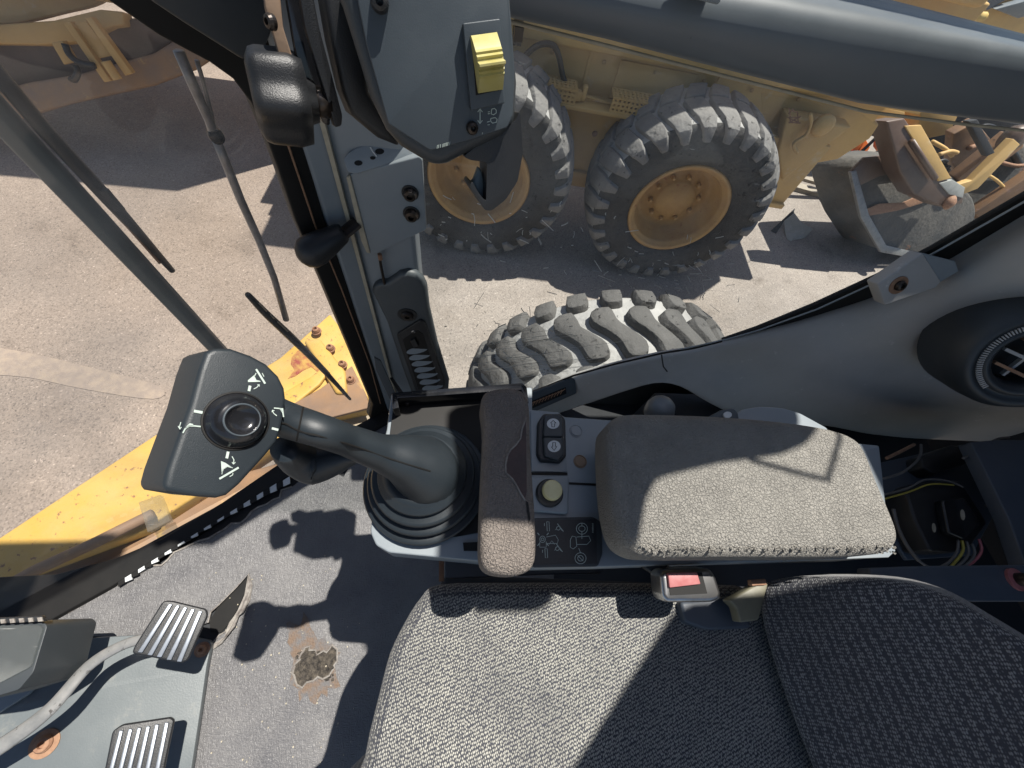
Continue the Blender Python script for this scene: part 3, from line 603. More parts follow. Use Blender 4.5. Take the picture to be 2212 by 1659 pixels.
# ------------------------------------------------------------ yellow frame of own machine under the front glass
ff = thing('front_frame', (-.6, .6, 0), 'chipped yellow steel frame with rusty bolts below the front glass', 'machine frame')
YP = Z(-1.62)
slab('frame_top', YP, [(-350, 1360), (0, 1160), (330, 942), (605, 772), (712, 678), (745, 720), (800, 830), (790, 880), (690, 900), (560, 985), (300, 1150), (0, 1260), (-350, 1420)], .10, 'yellow', ff, bevel=.008)
slab('frame_front', Z(-1.70), [(605, 772), (712, 678), (730, 675), (800, 800), (860, 900), (700, 960)], .3, 'clip', ff, bevel=.01, off=-.002)
slab('frame_ridge', Z(-1.60), [(607, 850), (668, 815), (700, 790), (712, 800), (690, 830), (640, 870), (600, 900)], .02, 'yellow', ff, bevel=.008)
slab('frame_ridge', Z(-1.585), [(655, 735), (690, 730), (745, 800), (750, 850), (725, 850), (690, 790)], .035, 'yellow', ff, bevel=.012)
slab('rusty_plate', Z(-1.60), [(600, 890), (690, 840), (760, 790), (790, 850), (800, 880), (700, 905), (600, 940)], .018, 'rustplate', ff, bevel=.004)
for x, y in ((684, 716), (714, 754), (740, 789), (758, 822)):
    o = screw('bolt', Z(-1.60), x, y, 8, 'rust', ff, h=.025, washer='rust', wr=1.25)
MT['redwear'] = mat('red_worn_paint', (.30, .06, .04), .7, c2=(.5, .32, .08), nscale=30, namt=.3, detail=12)
slab('red_patch', YP, [(630, 772), (642, 758), (660, 752), (678, 764), (690, 778), (700, 800), (690, 806), (672, 792), (655, 800), (638, 812), (622, 818), (636, 798), (628, 786)], .002, 'redwear', ff, off=.0025)
slab('lower_frame', Z(-1.68), [(-300, 1330), (0, 1190), (290, 1095), (430, 1045), (600, 1000), (640, 1030), (300, 1200), (0, 1290), (-300, 1400)], .1, 'rustplate', ff, bevel=.01)
v, f = g_tube(px(Z(-1.58), [(-100, 1330), (80, 1230), (200, 1175), (330, 1110)]), .018, 10); obj('pipe', v, f, 'rustplate', ff, smooth=True)
slab('clear_cover', Z(-1.45), [(298, 1085), (345, 1068), (368, 1125), (318, 1150)], .02, 'clear', ff, bevel=.003)

# ============================================================ CAB SHELL
cabt = thing('machine_cab', (0, 0, CH - 1.27), 'grey painted operator cab shell with pillars, window beam, glass and side moulding', 'cab')
def azp(a, r=None, y=None):
    d = Vector((math.cos(R(a)), math.sin(R(a)), 0))
    if y is not None: return d * (y / d.y)
    if r is None: r = (GLS.p.dot(GLS.n)) / d.dot(GLS.n)
    return d * r
def vprism(name, xy, z0, z1, m, parent=cabt, bevel=0.0, **k):
    v, f = g_prism([Vector((p.x, p.y, CH + z0)) for p in xy], (0, 0, z1 - z0)); return obj(name, v, f, m, parent, bevel=bevel, **k)
V2 = lambda x, y: Vector((x, y, 0))
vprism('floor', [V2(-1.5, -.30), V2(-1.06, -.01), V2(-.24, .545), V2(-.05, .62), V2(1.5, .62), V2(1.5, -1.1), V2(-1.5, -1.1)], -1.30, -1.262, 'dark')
slab('window_seal', Z(-1.235), [(-300, 1262), (0, 1246), (120, 1240), (250, 1205), (350, 1163), (480, 1085), (600, 1003), (740, 935), (798, 903), (815, 870), (850, 905), (700, 990), (640, 1018), (600, 1043), (420, 1155), (240, 1268), (110, 1340), (0, 1348), (-300, 1380)], .03, 'seal', cabt, bevel=.004)
# black rubber frame of the front glass, curved at its upper corner
slab('window_seal', GLS, [(120, -90), (232, 0), (345, 78), (455, 136), (505, 172), (545, 225), (573, 290), (600, 362), (640, 480), (700, 620), (760, 765), (806, 875), (800, 905), (842, 900), (836, 880), (790, 740), (745, 600), (700, 470), (655, 300), (630, 190), (600, 60), (590, -90)], .03, 'seal', cabt, bevel=.003, off=.004)
v, f = g_tube(px(GLS, [(596, 232), (628, 330), (682, 490), (738, 625), (800, 790), (822, 872)], .006), .0015, 6); obj('seal_lip', v, f, 'brass', cabt)
slab('header_panel', GLS, [(290, -90), (322, 0), (400, 52), (480, 102), (527, 132), (572, 112), (592, 60), (575, -20), (570, -90)], .02, 'charcoal', cabt, bevel=.004, off=.03)
P1_, P2_, P3_ = azp(111.5) + V2(.006, -.006), azp(108.2, y=.572), azp(97.6, y=.575)
vprism('corner_pillar', [P1_, P2_, azp(106.5, y=.566), azp(98.5, y=.566), P3_, azp(97.0, y=.61), V2(-.2, .66), V2(-.27, .60)], -1.28, .6, 'grey', bevel=.004)
vprism('trim_strip', [azp(108.5, y=.562), azp(107.9, y=.560), azp(107.7, y=.566), azp(108.4, y=.568)], -1.26, .5, 'clip')
vprism('front_post', [azp(137.2, .640), azp(136.2, .632), azp(135.2, .634), azp(134.7, .642), azp(135.0, .67), azp(137.0, .67)], -1.35, .4, 'postgrey', bevel=.003)
# glass
zz0, zz1 = CH - 1.27, CH + .45
a, b_ = azp(97.0, y=.618), V2(1.5, .618)
obj('side_glass', [(a.x, a.y, zz0), (b_.x, b_.y, zz0), (b_.x, b_.y, zz1), (a.x, a.y, zz1)], [(0, 1, 2, 3)], 'glass', cabt)
a = azp(114) - GLS.n * .008; b_ = a - GX * 1.3
obj('front_glass', [(a.x, a.y, zz0), (b_.x, b_.y, zz0), (b_.x, b_.y, zz1), (a.x, a.y, zz1)], [(0, 1, 2, 3)], 'glassf', cabt)
# scratches and dried spatter on the lower side glass
random.seed(3); sc = []
GY = Y(.612)
for k in range(150):
    cx_, cy_ = random.choice(((1150, 500), (1250, 560), (1400, 575), (1050, 470), (1380, 600), (1110, 760), (1080, 700), (1480, 590)))
    x = random.gauss(cx_, 70); y = random.gauss(cy_, 32); a = random.choice((0.1, 1.2, -.9, .5)) + random.gauss(0, .4); l = abs(random.gauss(0, 13)) + 2
    if y > 800 - (x - 1150) * .25 or x < 935: continue
    sc.append(g_ribbon(GY, [(x, y), (x + l * .5 * math.cos(a) + random.uniform(-2, 2), y + l * .5 * math.sin(a)), (x + l * math.cos(a), y + l * math.sin(a))], random.uniform(.8, 2.2), 0))
for k in range(70):
    x = random.gauss(1120, 80); y = random.gauss(770, 40); l = random.uniform(30, 110)
    if y > 815 - (x - 1150) * .25 or x < 1010: continue
    sc.append(g_ribbon(GY, [(x, y), (x + l, y - l * .13)], random.uniform(.4, .9), 0))
MT['spatter'] = mat('dried_spatter', (0.7, 0.68, 0.62), .8, nscale=40)
v, f = join(sc); o = obj('glass_scratches', v, f, 'spatter', cabt, recalc=False); o['kind'] = 'stuff'
# window beam: rounded rail running along the side window
lo = resample([Y(.57).at(*p) for p in ((1080, 44), (1300, 92), (1560, 158), (1870, 235), (2080, 262), (2212, 276), (2400, 300))], 16)
tf = resample([Y(.57).at(*p) for p in ((1060, -82), (1300, -30), (1480, 4), (1640, 30), (1900, 72), (2212, 124), (2400, 156))], 16)
tr_ = resample([Y(.64).at(*p) for p in ((1060, -210), (1300, -158), (1480, -112), (1640, -72), (1926, 0), (2212, 73), (2400, 120))], 16)
rows = []
def off3(row, dy, dz): return [p + Vector((0, dy, dz)) for p in row]
rows = [off3(lo, .075, .0), off3(lo, .02, -.002), off3(lo, .004, .003), off3(lo, 0, .010), [l.lerp(t, .5) for l, t in zip(lo, tf)], [l.lerp(t, .82) for l, t in zip(lo, tf)],
        [l.lerp(t, .96) + Vector((0, .006, 0)) for l, t in zip(lo, tf)], [t.lerp(r, .15) + Vector((0, 0, .003)) for t, r in zip(tf, tr_)], [t.lerp(r, .5) for t, r in zip(tf, tr_)], [t.lerp(r, .9) for t, r in zip(tf, tr_)], tr_, off3(tr_, .005, -.02)]
v, f = g_loft(rows); obj('window_beam', v, f, 'beam', cabt, smooth=True)
slab('beam_bracket', Y(.55), [(1480, -40), (1486, -4), (1550, 12), (1558, 4), (1560, -40)], .03, 'grey', cabt, bevel=.003)
v, f = g_tube([Y(.595).at(*p) for p in ((1100, 46), (1300, 96), (1560, 163), (1870, 241), (2080, 268), (2212, 282), (2400, 306))], .0022, 8); obj('beam_seal', v, f, 'clip', cabt, smooth=True)
slab('bright_fitting', Y(.60), [(1112, 58), (1132, 62), (1128, 92), (1110, 90)], .01, 'blackgloss', cabt)

# side moulding under the window
top = [(1146, 856), (1240, 815), (1330, 790), (1430, 767), (1500, 757), (1570, 741), (1640, 722), (1740, 696), (1830, 668), (1900, 646), (1980, 610), (2080, 556), (2212, 478), (2380, 380)]
ytop = [.6] * 14
md1 = [(1150, 868), (1250, 842), (1340, 814), (1432, 791), (1500, 790), (1580, 790), (1650, 776), (1740, 752), (1830, 726), (1900, 704), (1980, 672), (2080, 622), (2212, 556), (2380, 480)]
ym1 = [.575, .575, .575, .575, .57, .565, .56, .555, .55, .54, .53, .52, .50, .48]
bot = [(1168, 908), (1270, 874), (1350, 847), (1430, 823), (1474, 834), (1516, 864), (1590, 902), (1690, 916), (1790, 922), (1870, 940), (1960, 950), (2080, 956), (2212, 962), (2380, 968)]
yb = [.555, .55, .545, .54, .53, .50, .46, .44, .42, .41, .40, .39, .38, .37]
r0 = [Y(y).at(*p) for p, y in zip(top, ytop)]; r1 = [Y(y).at(*p) for p, y in zip(md1, ym1)]; r3 = [Y(y).at(*p) for p, y in zip(bot, yb)]
def midrow(A, B, t, dy): return [a.lerp(b_, t) + Vector((0, dy * min(1, max(0, (k - 3) / 4)), 0)) for k, (a, b_) in enumerate(zip(A, B))]
rows = [off3(r0, .02, -.01), r0, [a.lerp(b_, .25) + Vector((0, -.002, .002)) for a, b_ in zip(r0, r1)], r1, midrow(r1, r3, .3, -.018), midrow(r1, r3, .6, -.026), midrow(r1, r3, .88, -.016), r3, off3(r3, .02, -.012), off3(r3, .06, -.03)]
rows = [resample(r, 40) for r in rows]
v, f = g_loft(rows); obj('side_moulding', v, f, 'panel', cabt, smooth=True, sub=1)
strokes('moulding_joint', Y(.5745), [([(1429, 766), (1433, 792), (1444, 806), (1440, 824)], 3)], .012, 'dark', cabt)
slab('inner_wall', Y(.61), [(1000, 900), (1240, 872), (1440, 815), (2400, 700), (2400, 1000), (1000, 960)], .004, 'dark', cabt)  # dark colour stands for the shade in the void under the sill
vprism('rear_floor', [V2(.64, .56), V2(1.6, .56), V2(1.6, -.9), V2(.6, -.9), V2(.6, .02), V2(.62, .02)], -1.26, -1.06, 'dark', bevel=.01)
# seal beside the moulding
slab('window_seal', Y(.612), [(1560, 736), (1636, 710), (1760, 660), (1900, 596), (2010, 540), (2212, 424), (2400, 310), (2400, 400), (2212, 500), (2010, 600), (1925, 640), (1800, 690), (1640, 730)], .01, 'seal', cabt)
v, f = g_tube([Y(.6).at(*p) for p in ((1430, 764), (1570, 733), (1640, 713), (1765, 668), (1905, 604), (2015, 548), (2212, 436), (2400, 330))], .0022, 8); obj('seal_wire', v, f, 'grey', cabt, smooth=True)
v, f = g_tube([Y(.598).at(*p) for p in ((1150, 846), (1240, 811), (1330, 786), (1430, 763), (1500, 752), (1560, 737))], .003, 8); obj('seal_edge', v, f, 'seal', cabt, smooth=True)
# bracket with bolt on the moulding
bp_ = Plane(Y(.55).at(1930, 600), (-.05, -.85, .5))
slab('bracket', bp_, [(1896, 614), (1994, 547), (2034, 608), (2022, 622), (1912, 660)], .03, 'panel', cabt, bevel=.003)
slab('bracket_side', bp_, [(1994, 547), (2064, 564), (2072, 586), (2028, 612)], .028, 'grey', cabt, bevel=.002, off=-.004)
screw('bolt', bp_, 1940, 616, 11, 'bolt', cabt, h=.012, washer='brass', wr=1.75)
# rear air outlet pod at the right edge
pd = Plane(Y(.36).at(2236, 784), (-.45, -.75, .48)); pc = pd.p
prf = [(.150, -.16), (.146, -.07), (.140, -.028), (.128, -.006), (.118, 0), (.108, -.002), (.100, -.010), (.094, -.006), (.088, .002), (.080, .0), (.070, -.012), (.066, -.03), (.064, -.06)]
v, f = g_lathe([(r * .80, h * .9) for r, h in prf], pc, pd.n, 48, closed=False); pod = obj('air_outlet_housing', v, f, 'charcoal', cabt, smooth=True)
v, f = g_lathe([(.052, -.05), (.001, -.05)], pc, pd.n, 32, closed=False); obj('outlet_throat', v, f, 'seal', pod)
rr_ = pd.n.orthogonal().normalized()
for k in range(-1, 2):
    up_ = Vector((0, 0, 1)) - pd.n * pd.n.z; up_.normalize(); sx = up_.cross(pd.n)
    v, f = g_box(pc + up_ * .029 * k - pd.n * .018, (.098 if k == 0 else .080), .006, .012, (sx, up_, pd.n)); obj('slat', v, f, 'rust' if k else 'panel', pod)
v, f = g_box(pc - pd.n * .03, .005, .09, .01, (sx, up_, pd.n)); obj('slat', v, f, 'panel', pod)
seg_ = []
for k in range(46):
    a = R(100 + k * 3.4); c = pc + (sx * math.cos(a) + up_ * math.sin(a)) * .0795 + pd.n * .0005
    seg_.append(g_box(c, .0022, .009, .003, ((sx * -math.sin(a) + up_ * math.cos(a)), (sx * math.cos(a) + up_ * math.sin(a)), pd.n)))
v, f = join(seg_); obj('knurl_ring', v, f, 'panel', pod)
# slim vent set in the sill
vp = Plane(Y(.556).at(1195, 855), (0.05, -.75, .66))
sv = slab('sill_vent', vp, fillet([(1138, 868), (1146, 850), (1236, 816), (1242, 820), (1246, 850), (1150, 892)], 4), .012, 'face', cabt, bevel=.002, off=.003)
slab('vent_opening', vp, [(1144, 868), (1222, 836), (1224, 850), (1146, 884)], .002, 'seal', sv, off=.0035)
for k in range(11):
    t = k / 10; x = 1150 + 66 * t; y = 870 - 27 * t
    v, f = g_tube(px(vp, [(x - 6, y + 9), (x - 2, y + 2), (x + 5, y - 3)], .005), .0012, 6); obj('louvre', v, f, 'rust', sv)
screw('screw', vp, 1236, 833, 3.5, 'bolt', sv, h=.003)

# unseen panels and wire loop, added and shaped along the sun to cast shade
def up(p, z): return p + SUN * ((CH + z - p.z) / SUN.z)
A_ = Z(-.47)
sh1 = [(1030, 1124), (1162, 1134), (1168, 1222), (1335, 1222), (1368, 1208), (1376, 1140), (1388, 1080), (1412, 1038), (1440, 1024), (1560, 996), (1680, 980), (1735, 958), (1764, 925), (1768, 880), (1740, 800), (1500, 730), (1200, 735), (1040, 760)]
v, f = g_prism([up(A_.at(*p), .6) for p in fillet(sh1, 12, 3)], (0, 0, .03)); obj('shade_panel', v, f, 'grey', cabt)
B_ = Z(-.66)
sh2 = [(1452, 1322), (1475, 1310), (1640, 1300), (2000, 1330), (2500, 1500), (2500, 2100), (1000, 2100), (1225, 1670)]
v, f = g_prism([up(B_.at(*p), .62) for p in sh2], (0, 0, .03)); obj('shade_panel', v, f, 'grey', cabt)
C_ = Z(-.75)
sh3 = [(1975, 930), (2700, 830), (2700, 1400), (1990, 1340)]
v, f = g_prism([up(C_.at(*p), .66) for p in sh3], (0, 0, .03)); obj('shade_panel', v, f, 'grey', cabt)
rp = [A_.at(1768, 905), A_.at(1800, 922), A_.at(1803, 945), A_.at(1778, 1030), A_.at(1765, 1040), A_.at(1640, 1008), A_.at(1612, 1000), A_.at(1604, 985)]
v, f = g_tube([up(p, .615) for p in rp], .0038, 8, 4); obj('roof_handle', v, f, 'black', cabt, smooth=True)

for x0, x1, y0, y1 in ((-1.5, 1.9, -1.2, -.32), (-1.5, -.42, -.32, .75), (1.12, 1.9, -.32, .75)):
    v, f = g_prism([Vector((x0, y0, CH + .72)), Vector((x1, y0, CH + .72)), Vector((x1, y1, CH + .72)), Vector((x0, y1, CH + .72))], (0, 0, .05)); obj('shade_panel', v, f, 'dark', cabt)  # unseen plates added around the sunlit opening to cut sky light
v, f = g_box((1.82, -.25, CH - .3), .05, 1.8, 2.0); obj('sky_block_wall', v, f, 'dark', cabt)  # unseen wall added to keep horizon light out of the cab
v, f = g_box((1.1, .775, CH + .13), 1.7, .19, .025); obj('sun_block_slab', v, f, 'dark', cabt)  # unseen slab added to keep the sun off the side moulding
# ============================================================ WIPERS
wa = thing('wiper', tuple(GLS.at(180, 370, -.02)), 'long black wiper blade on the front glass left of the grey post', 'wiper', 'wipers on the front glass')
v, f = g_tube(px(GLS, [(-60, 95), (100, 285), (235, 432), (372, 585)], -.03), [.0095, .0095, .0095, .005], 8, 0, .8); obj('blade', v, f, 'black', wa, smooth=True)
v, f = g_tube(px(GLS, [(-60, 110), (100, 296), (225, 432), (345, 568)], -.026), .0022, 6); obj('blade_spine', v, f, 'rustplate', wa)
v, f = g_box(GLS.at(240, 432, -.022), .012, .006, .03); obj('blade_clip', v, f, 'black', wa, bevel=.001)
wb = thing('wiper', tuple(GLS.at(560, 600, -.02)), 'silver wiper arm with short ragged blade on the front glass beside the corner pillar', 'wiper', 'wipers on the front glass')
v, f = g_tube(px(GLS, [(386, 110), (420, 190), (452, 262), (466, 300)], -.018), [.0055, .0055, .005, .006], 10); obj('arm', v, f, 'silver', wb, smooth=True)
v, f = g_tube(px(GLS, [(425, 130), (434, 160), (455, 240), (468, 296)], -.022), .0025, 8); obj('arm', v, f, 'silver', wb, smooth=True)
v, f = g_lathe([(.001, -.008), (.008, -.007), (.009, 0), (.008, .007), (.001, .008)], GLS.at(466, 292, -.018), GLS.n, 16); obj('joint', v, f, 'bolt', wb, smooth=True)
v, f = g_tube(px(GLS, [(466, 298), (488, 352), (520, 432), (560, 520), (592, 600), (618, 690)], -.018), [.0065, .0065, .0065, .0065, .0065, .0065], 8, 0, .9); obj('arm_blade', v, f, 'silver', wb, smooth=True)
v, f = g_tube(px(GLS, [(535, 636), (575, 678), (628, 728), (690, 790), (756, 862)], -.022), [.006, .009, .0105, .009, .005], 8, 4, .8); obj('blade', v, f, 'black', wb, smooth=True)
for a in (((560, 655), (576, 672)), ((600, 695), (622, 716)), ((668, 760), (682, 774)), ((700, 793), (712, 806)), ((585, 680), (592, 688))):
    v, f = g_tube(px(GLS, a, -.014), .0016, 6); obj('worn_edge', v, f, 'clip', wb)

# ============================================================ PILLAR FITTINGS
YQ = Y(.560)
lt = thing('latch_plate', tuple(YQ.at(840, 450)), 'grey steel latch plate with two black bolts and a drop shaped handle', 'latch plate')
slab('plate', Y(.552), fillet([(750, 382), (758, 376), (906, 338), (912, 345), (921, 497), (805, 552), (792, 546), (776, 500)], 6), .012, 'grey', lt, bevel=.002)
slab('plate_edge', Y(.549), [(748, 384), (756, 380), (800, 548), (792, 546), (780, 520)], .006, 'clip', lt, bevel=.001)
screw('bolt', Y(.552), 886, 416, 15, 'bolt', lt, h=.012, washer='black', wr=1.2)
screw('bolt', Y(.552), 889, 461, 15, 'bolt', lt, h=.012, washer='black', wr=1.2)
gr2 = thing('hole_bracket', tuple(YQ.at(800, 340)), 'chipped grey bracket with three holes above the latch plate', 'bracket')
hb = Plane(Y(.556).at(800, 345), (0, -.8, .6))
slab('bracket_plate', hb, fillet([(741, 344), (752, 330), (772, 318), (800, 312), (880, 305), (895, 336), (770, 376), (752, 372)], 4), .006, 'grey', gr2, bevel=.0015)
for x, y, r_ in ((774, 352, 9), (805, 341, 6), (820, 327, 10)):
    slab('hole', hb, [(x + r_ * math.cos(R(a)), y + r_ * .65 * math.sin(R(a))) for a in range(0, 360, 30)], .001, 'seal', gr2, off=.0006)
v, f = g_tube(px(hb, [(800, 318), (806, 328), (814, 338)], .002), .001, 6); obj('chipped_edge', v, f, 'whitedisc', gr2)
lv = lt
v, f = g_tube([Y(.552).at(772, 480), Y(.535).at(738, 508)], .0105, 8, 0, .4, up=(0, -.5, .8)); obj('handle_stub', v, f, 'bolt', lt)
q0, q1 = Y(.537).at(744, 500), Y(.50).at(646, 560)
ax_ = (q1 - q0); L0 = ax_.length
v, f = g_lathe([(.001, 0), (.013, .001), (.016, L0 * .06), (.022, L0 * .35), (.0265, L0 * .65), (.0255, L0 * .80), (.019, L0 * .92), (.009, L0 * .985), (.0005, L0)], q0, ax_, 24); obj('handle_grip', v, f, 'black', lt, smooth=True)
rd = thing('thin_rod', tuple(Y(.56).at(825, 600)), 'thin dark rod with rusty head running into the pillar air vent', 'rod')
v, f = g_tube([Y(.555).at(819, 548), Y(.555).at(823, 575), Y(.555).at(831, 614)], .0028, 8); obj('rod', v, f, 'bolt', rd)
v, f = g_tube([Y(.553).at(820, 549), Y(.553).at(822, 560)], .004, 8); obj('rod_head', v, f, 'rust', rd)

pvn = thing('air_vent', tuple(Y(.55).at(885, 760)), 'black louvred air vent in a moulded housing low on the corner pillar', 'air vent')
VH = Plane(Y(.548).at(885, 720), (.0, -1, .02))
slab('housing', VH, [(803, 634), (806, 620), (818, 614), (836, 612), (852, 602), (862, 594), (880, 590), (898, 594), (914, 606), (922, 622), (928, 670), (945, 745), (970, 826), (968, 850), (890, 856), (866, 790), (836, 700), (812, 652)], .022, 'housing', pvn, bevel=.010, segs=5)
vf = slab('vent_frame', VH, fillet([(856, 724), (908, 692), (918, 698), (962, 828), (955, 850), (902, 856)], 6), .01, 'black', pvn, bevel=.002, off=.006)
slab('vent_opening', VH, [(870, 734), (902, 714), (914, 722), (948, 826), (940, 838), (904, 842)], .002, 'seal', pvn, off=.0068)
for k in range(7):
    x, y = 901 + k * 5.6, 757 + k * 13.2; e_ = [(x + 23 * math.cos(R(a)) + 2 * math.sin(R(a)), y + 6.6 * math.sin(R(a)) - 5 * math.cos(R(a))) for a in range(0, 360, 20)]
    slab('louvre', Plane(VH.at(x, y, .009), (VH.n + Vector((0, 0, .5))).normalized()), e_, .0015, 'grey', vf)
slab('louvre_lever', VH, [(886, 738), (896, 733), (904, 748), (894, 752)], .01, 'black', vf, bevel=.001, off=.013)
screw('screw', VH, 880, 680, 13, 'bolt', pvn, h=.008, washer='black', wr=1.6)
screw('screw', VH, 893, 712, 5, 'steel', pvn, h=.008)
slab('torn_trim', Y(.50), [(808, 772), (822, 780), (845, 830), (862, 872), (850, 880), (836, 850), (812, 800)], .004, 'face', None, bevel=.001)
o = COL.objects['torn_trim'] if 'torn_trim' in COL.objects else None
tag(o, 'curled grey trim strip standing at the foot of the corner pillar', 'trim strip')
tag(slab('trim_edge', Y(.52), [(842, 818), (848, 818), (872, 852), (866, 856)], .004, 'black', None), 'small dark trim tab beside the curled grey strip', 'trim tab')

# ============================================================ HANGING SWITCH PANEL
dn = (-ray(930, 170).normalized() + Vector((.10, 0, .02))).normalized()
DP = Plane(Y(.37).at(950, 160), dn)
ds = thing('switch_panel', tuple(DP.at(940, 360)), 'dark hanging switch panel with yellow rocker and pull hook at top centre', 'switch panel')
slab('housing', DP, [(700, -60), (735, 0), (760, 80), (800, 210), (835, 282), (868, 318), (925, 352), (955, 362), (1000, 338), (1085, 298), (1115, 270), (1120, 180), (1106, 0), (1100, -60)], .10, 'charcoal', ds, bevel=.009, segs=5)
slab('face_plate', DP, fillet([(765, -60), (772, 0), (792, 99), (826, 221), (839, 268), (930, 326), (1013, 304), (1096, 276), (1108, 250), (1112, 150), (1100, 0), (1096, -60)], 5), .006, 'face', ds, bevel=.0015, off=.004)
v, f = g_prism(px(DP, fillet([(1050, 300), (1112, 262), (1124, 240), (1130, 330), (1118, 392), (1092, 432), (1062, 455), (1048, 455), (1014, 402), (1020, 392), (1036, 420), (1050, 436), (1052, 350), (1016, 346), (1000, 338)], 8), -.004), -DP.n * .035); obj('pull_hook', v, f, 'black', ds, bevel=.007, segs=4)
v, f = g_prism(px(DP, [(1018, 394), (1024, 388), (1034, 360), (1042, 372), (1048, 410), (1046, 440)], -.02), -DP.n * .01); obj('hook_web', v, f, 'postgrey', ds, bevel=.002)
bz = slab('switch_bezel', DP, fillet([(1000, 50), (1080, 40), (1091, 223), (1018, 239)], 4), .006, 'face', ds, bevel=.001, off=.010)
slab('bezel_recess', DP, [(1019, 84), (1073, 72), (1084, 194), (1028, 206)], .001, 'seal', ds, off=.0104)
# rocker: curved yellow paddle with a ridge
fx = (DP.at(1075, 130) - DP.at(1020, 138)).normalized(); fy = DP.n.cross(fx).normalized()
cen_ = DP.at(1050, 138, .008); hwx = (DP.at(1075, 130) - DP.at(1022, 138)).length / 2; hly = (DP.at(1050, 80) - DP.at(1058, 200)).length / 2
rows = []
for k in range(25):
    t = -1 + 2 * k / 24; hgt = .018 * math.cos(t * 1.25) + (.006 if abs(t + .05) < .08 else 0) + (.0014 if (abs(t) > .14 and abs(t) < .55 and k % 2) else 0)
    c = cen_ + fy * (hly * t); rows.append([c + fx * (hwx * s) + DP.n * (hgt if abs(s) < .99 else 0) for s in (-1, -.985, -.5, 0, .5, .985, 1)])
v, f = g_loft(rows); obj('rocker_switch', v, f, 'yelsw', ds)
screw('screw', DP, 1018, 276, 13, 'bolt', ds, h=.010, washer=None); screw('screw', DP, 820, 8, 19, 'black', ds, h=.012, washer='face', wr=1.3)
strokes('lamp_symbols', DP, [([(1037, 236), (1037, 266)], 2), ([(1032, 242), (1037, 235), (1042, 242)], 2), ([(1032, 260), (1037, 267), (1042, 260)], 2),
    ([(1062, 236), (1068, 234), (1072, 238), (1072, 244), (1066, 248), (1061, 246), (1062, 236)], 2), ([(1060, 256), (1070, 254), (1074, 258), (1072, 264), (1064, 266), (1060, 262), (1060, 256)], 2),
    ([(1054, 246), (1058, 245)], 2), ([(1052, 264), (1058, 262)], 2), ([(1053, 270), (1058, 269)], 1.5), ([(1042, 286), (1042, 290)], 1.5), ([(1054, 242), (1058, 241)], 1.5)], .0045, 'white', ds)
num = []
for k, x in enumerate((944, 947, 951, 956, 958.5, 961, 964, 967, 971)): num.append(([(x, 321 - k * .9), (x + .8, 314 - k * .9)] , 1.1)); num.append(([(x, 314 - k * .9), (x + 1.8, 313.6 - k * .9)], .8))
strokes('part_number', DP, num, .0045, 'white', ds)
# clamp bracket and knob left of the panel
cl = thing('clamp_bracket', tuple(Y(.42).at(680, 150)), 'glossy black pivot plates with a large lobed knob left of the hanging panel', 'bracket')
kn = cl
KP = Y(.40); kc = KP.at(545, 205); ke = Y(.415).at(672, 218)
kax = (ke - kc); kl = kax.length
v, f = g_lathe([(.001, 0), (.026, .0), (.033, .004), (.035, kl * .2), (.036, kl * .7), (.033, kl * .92), (.018, kl * .97), (.016, kl * 1.1), (.001, kl * 1.1)], kc, kax, 72, lobes=6, amp=.085); kn = obj('clamp_knob', v, f, 'black', cl, smooth=True)
v, f = g_tube([ke, Y(.42).at(715, 225)], .012, 16); obj('stem', v, f, 'bolt', kn, smooth=True)
KB = Plane(Y(.43).at(670, 130), (.55, -.8, .25))
slab('pivot_plate', KB, fillet([(610, -60), (640, -60), (668, 90), (705, 180), (718, 235), (712, 272), (700, 268), (672, 210), (640, 120)], 5), .006, 'blackgloss', cl, bevel=.002)
slab('pivot_plate', Plane(Y(.42).at(700, 130), (.55, -.8, .25)), fillet([(640, -60), (668, -60), (690, 60), (722, 180), (740, 250), (738, 272), (724, 276), (712, 230), (690, 160), (660, 60)], 5), .008, 'black', cl, bevel=.002)
slab('arm_link', Plane(Y(.425).at(620, 60), (.4, -.85, .3)), fillet([(566, -60), (600, -60), (612, 60), (640, 150), (652, 200), (622, 190), (592, 80), (574, 20)], 6), .012, 'rustplate', cl, bevel=.003)
slab('panel_arm', Plane(Y(.44).at(740, 130), (.45, -.85, .3)), [(690, -60), (765, -60), (800, 200), (870, 320), (820, 300), (760, 250), (740, 200), (715, 90)], .03, 'black', cl, bevel=.006)
screw('pivot_pin', Plane(Y(.42).at(585, 55), (-.6, -.75, .3)), 590, 48, 15, 'bolt', cl, h=.006)

# ============================================================ FLOOR MAT
random.seed(11)
def jag(p0, p1, n, a):
    return [(p0[0] + (p1[0] - p0[0]) * k / n + random.uniform(-a, a), p0[1] + (p1[1] - p0[1]) * k / n + random.uniform(-a, a)) for k in range(n)]
F_ = Z(-1.25)
edge = [(112, 1338)] + jag((150, 1322), (230, 1272), 3, 3) + jag((255, 1264), (470, 1150), 12, 5) + jag((470, 1150), (560, 1100), 6, 5) + jag((560, 1100), (640, 1042), 6, 5) + [(668, 1022), (700, 1012), (722, 1020), (742, 1030), (752, 1012), (748, 995), (800, 935), (845, 908)]
slit = [(490, 1363), (497, 1345), (515, 1322), (530, 1285), (538, 1240), (512, 1268), (492, 1288), (474, 1306), (456, 1322), (450, 1345)]
low = jag((450, 1405), (462, 1385), 2, 2) + [(474, 1372)]
left = [(412, 1640), (420, 1600), (432, 1540), (444, 1480), (450, 1430)]
matp = edge + [(1000, 900), (1200, 1100), (1180, 1900), (395, 1900), (405, 1700)] + left + low + slit + [(430, 1352), (380, 1368), (290, 1375), (240, 1378), (170, 1372), (158, 1352), (118, 1350)]
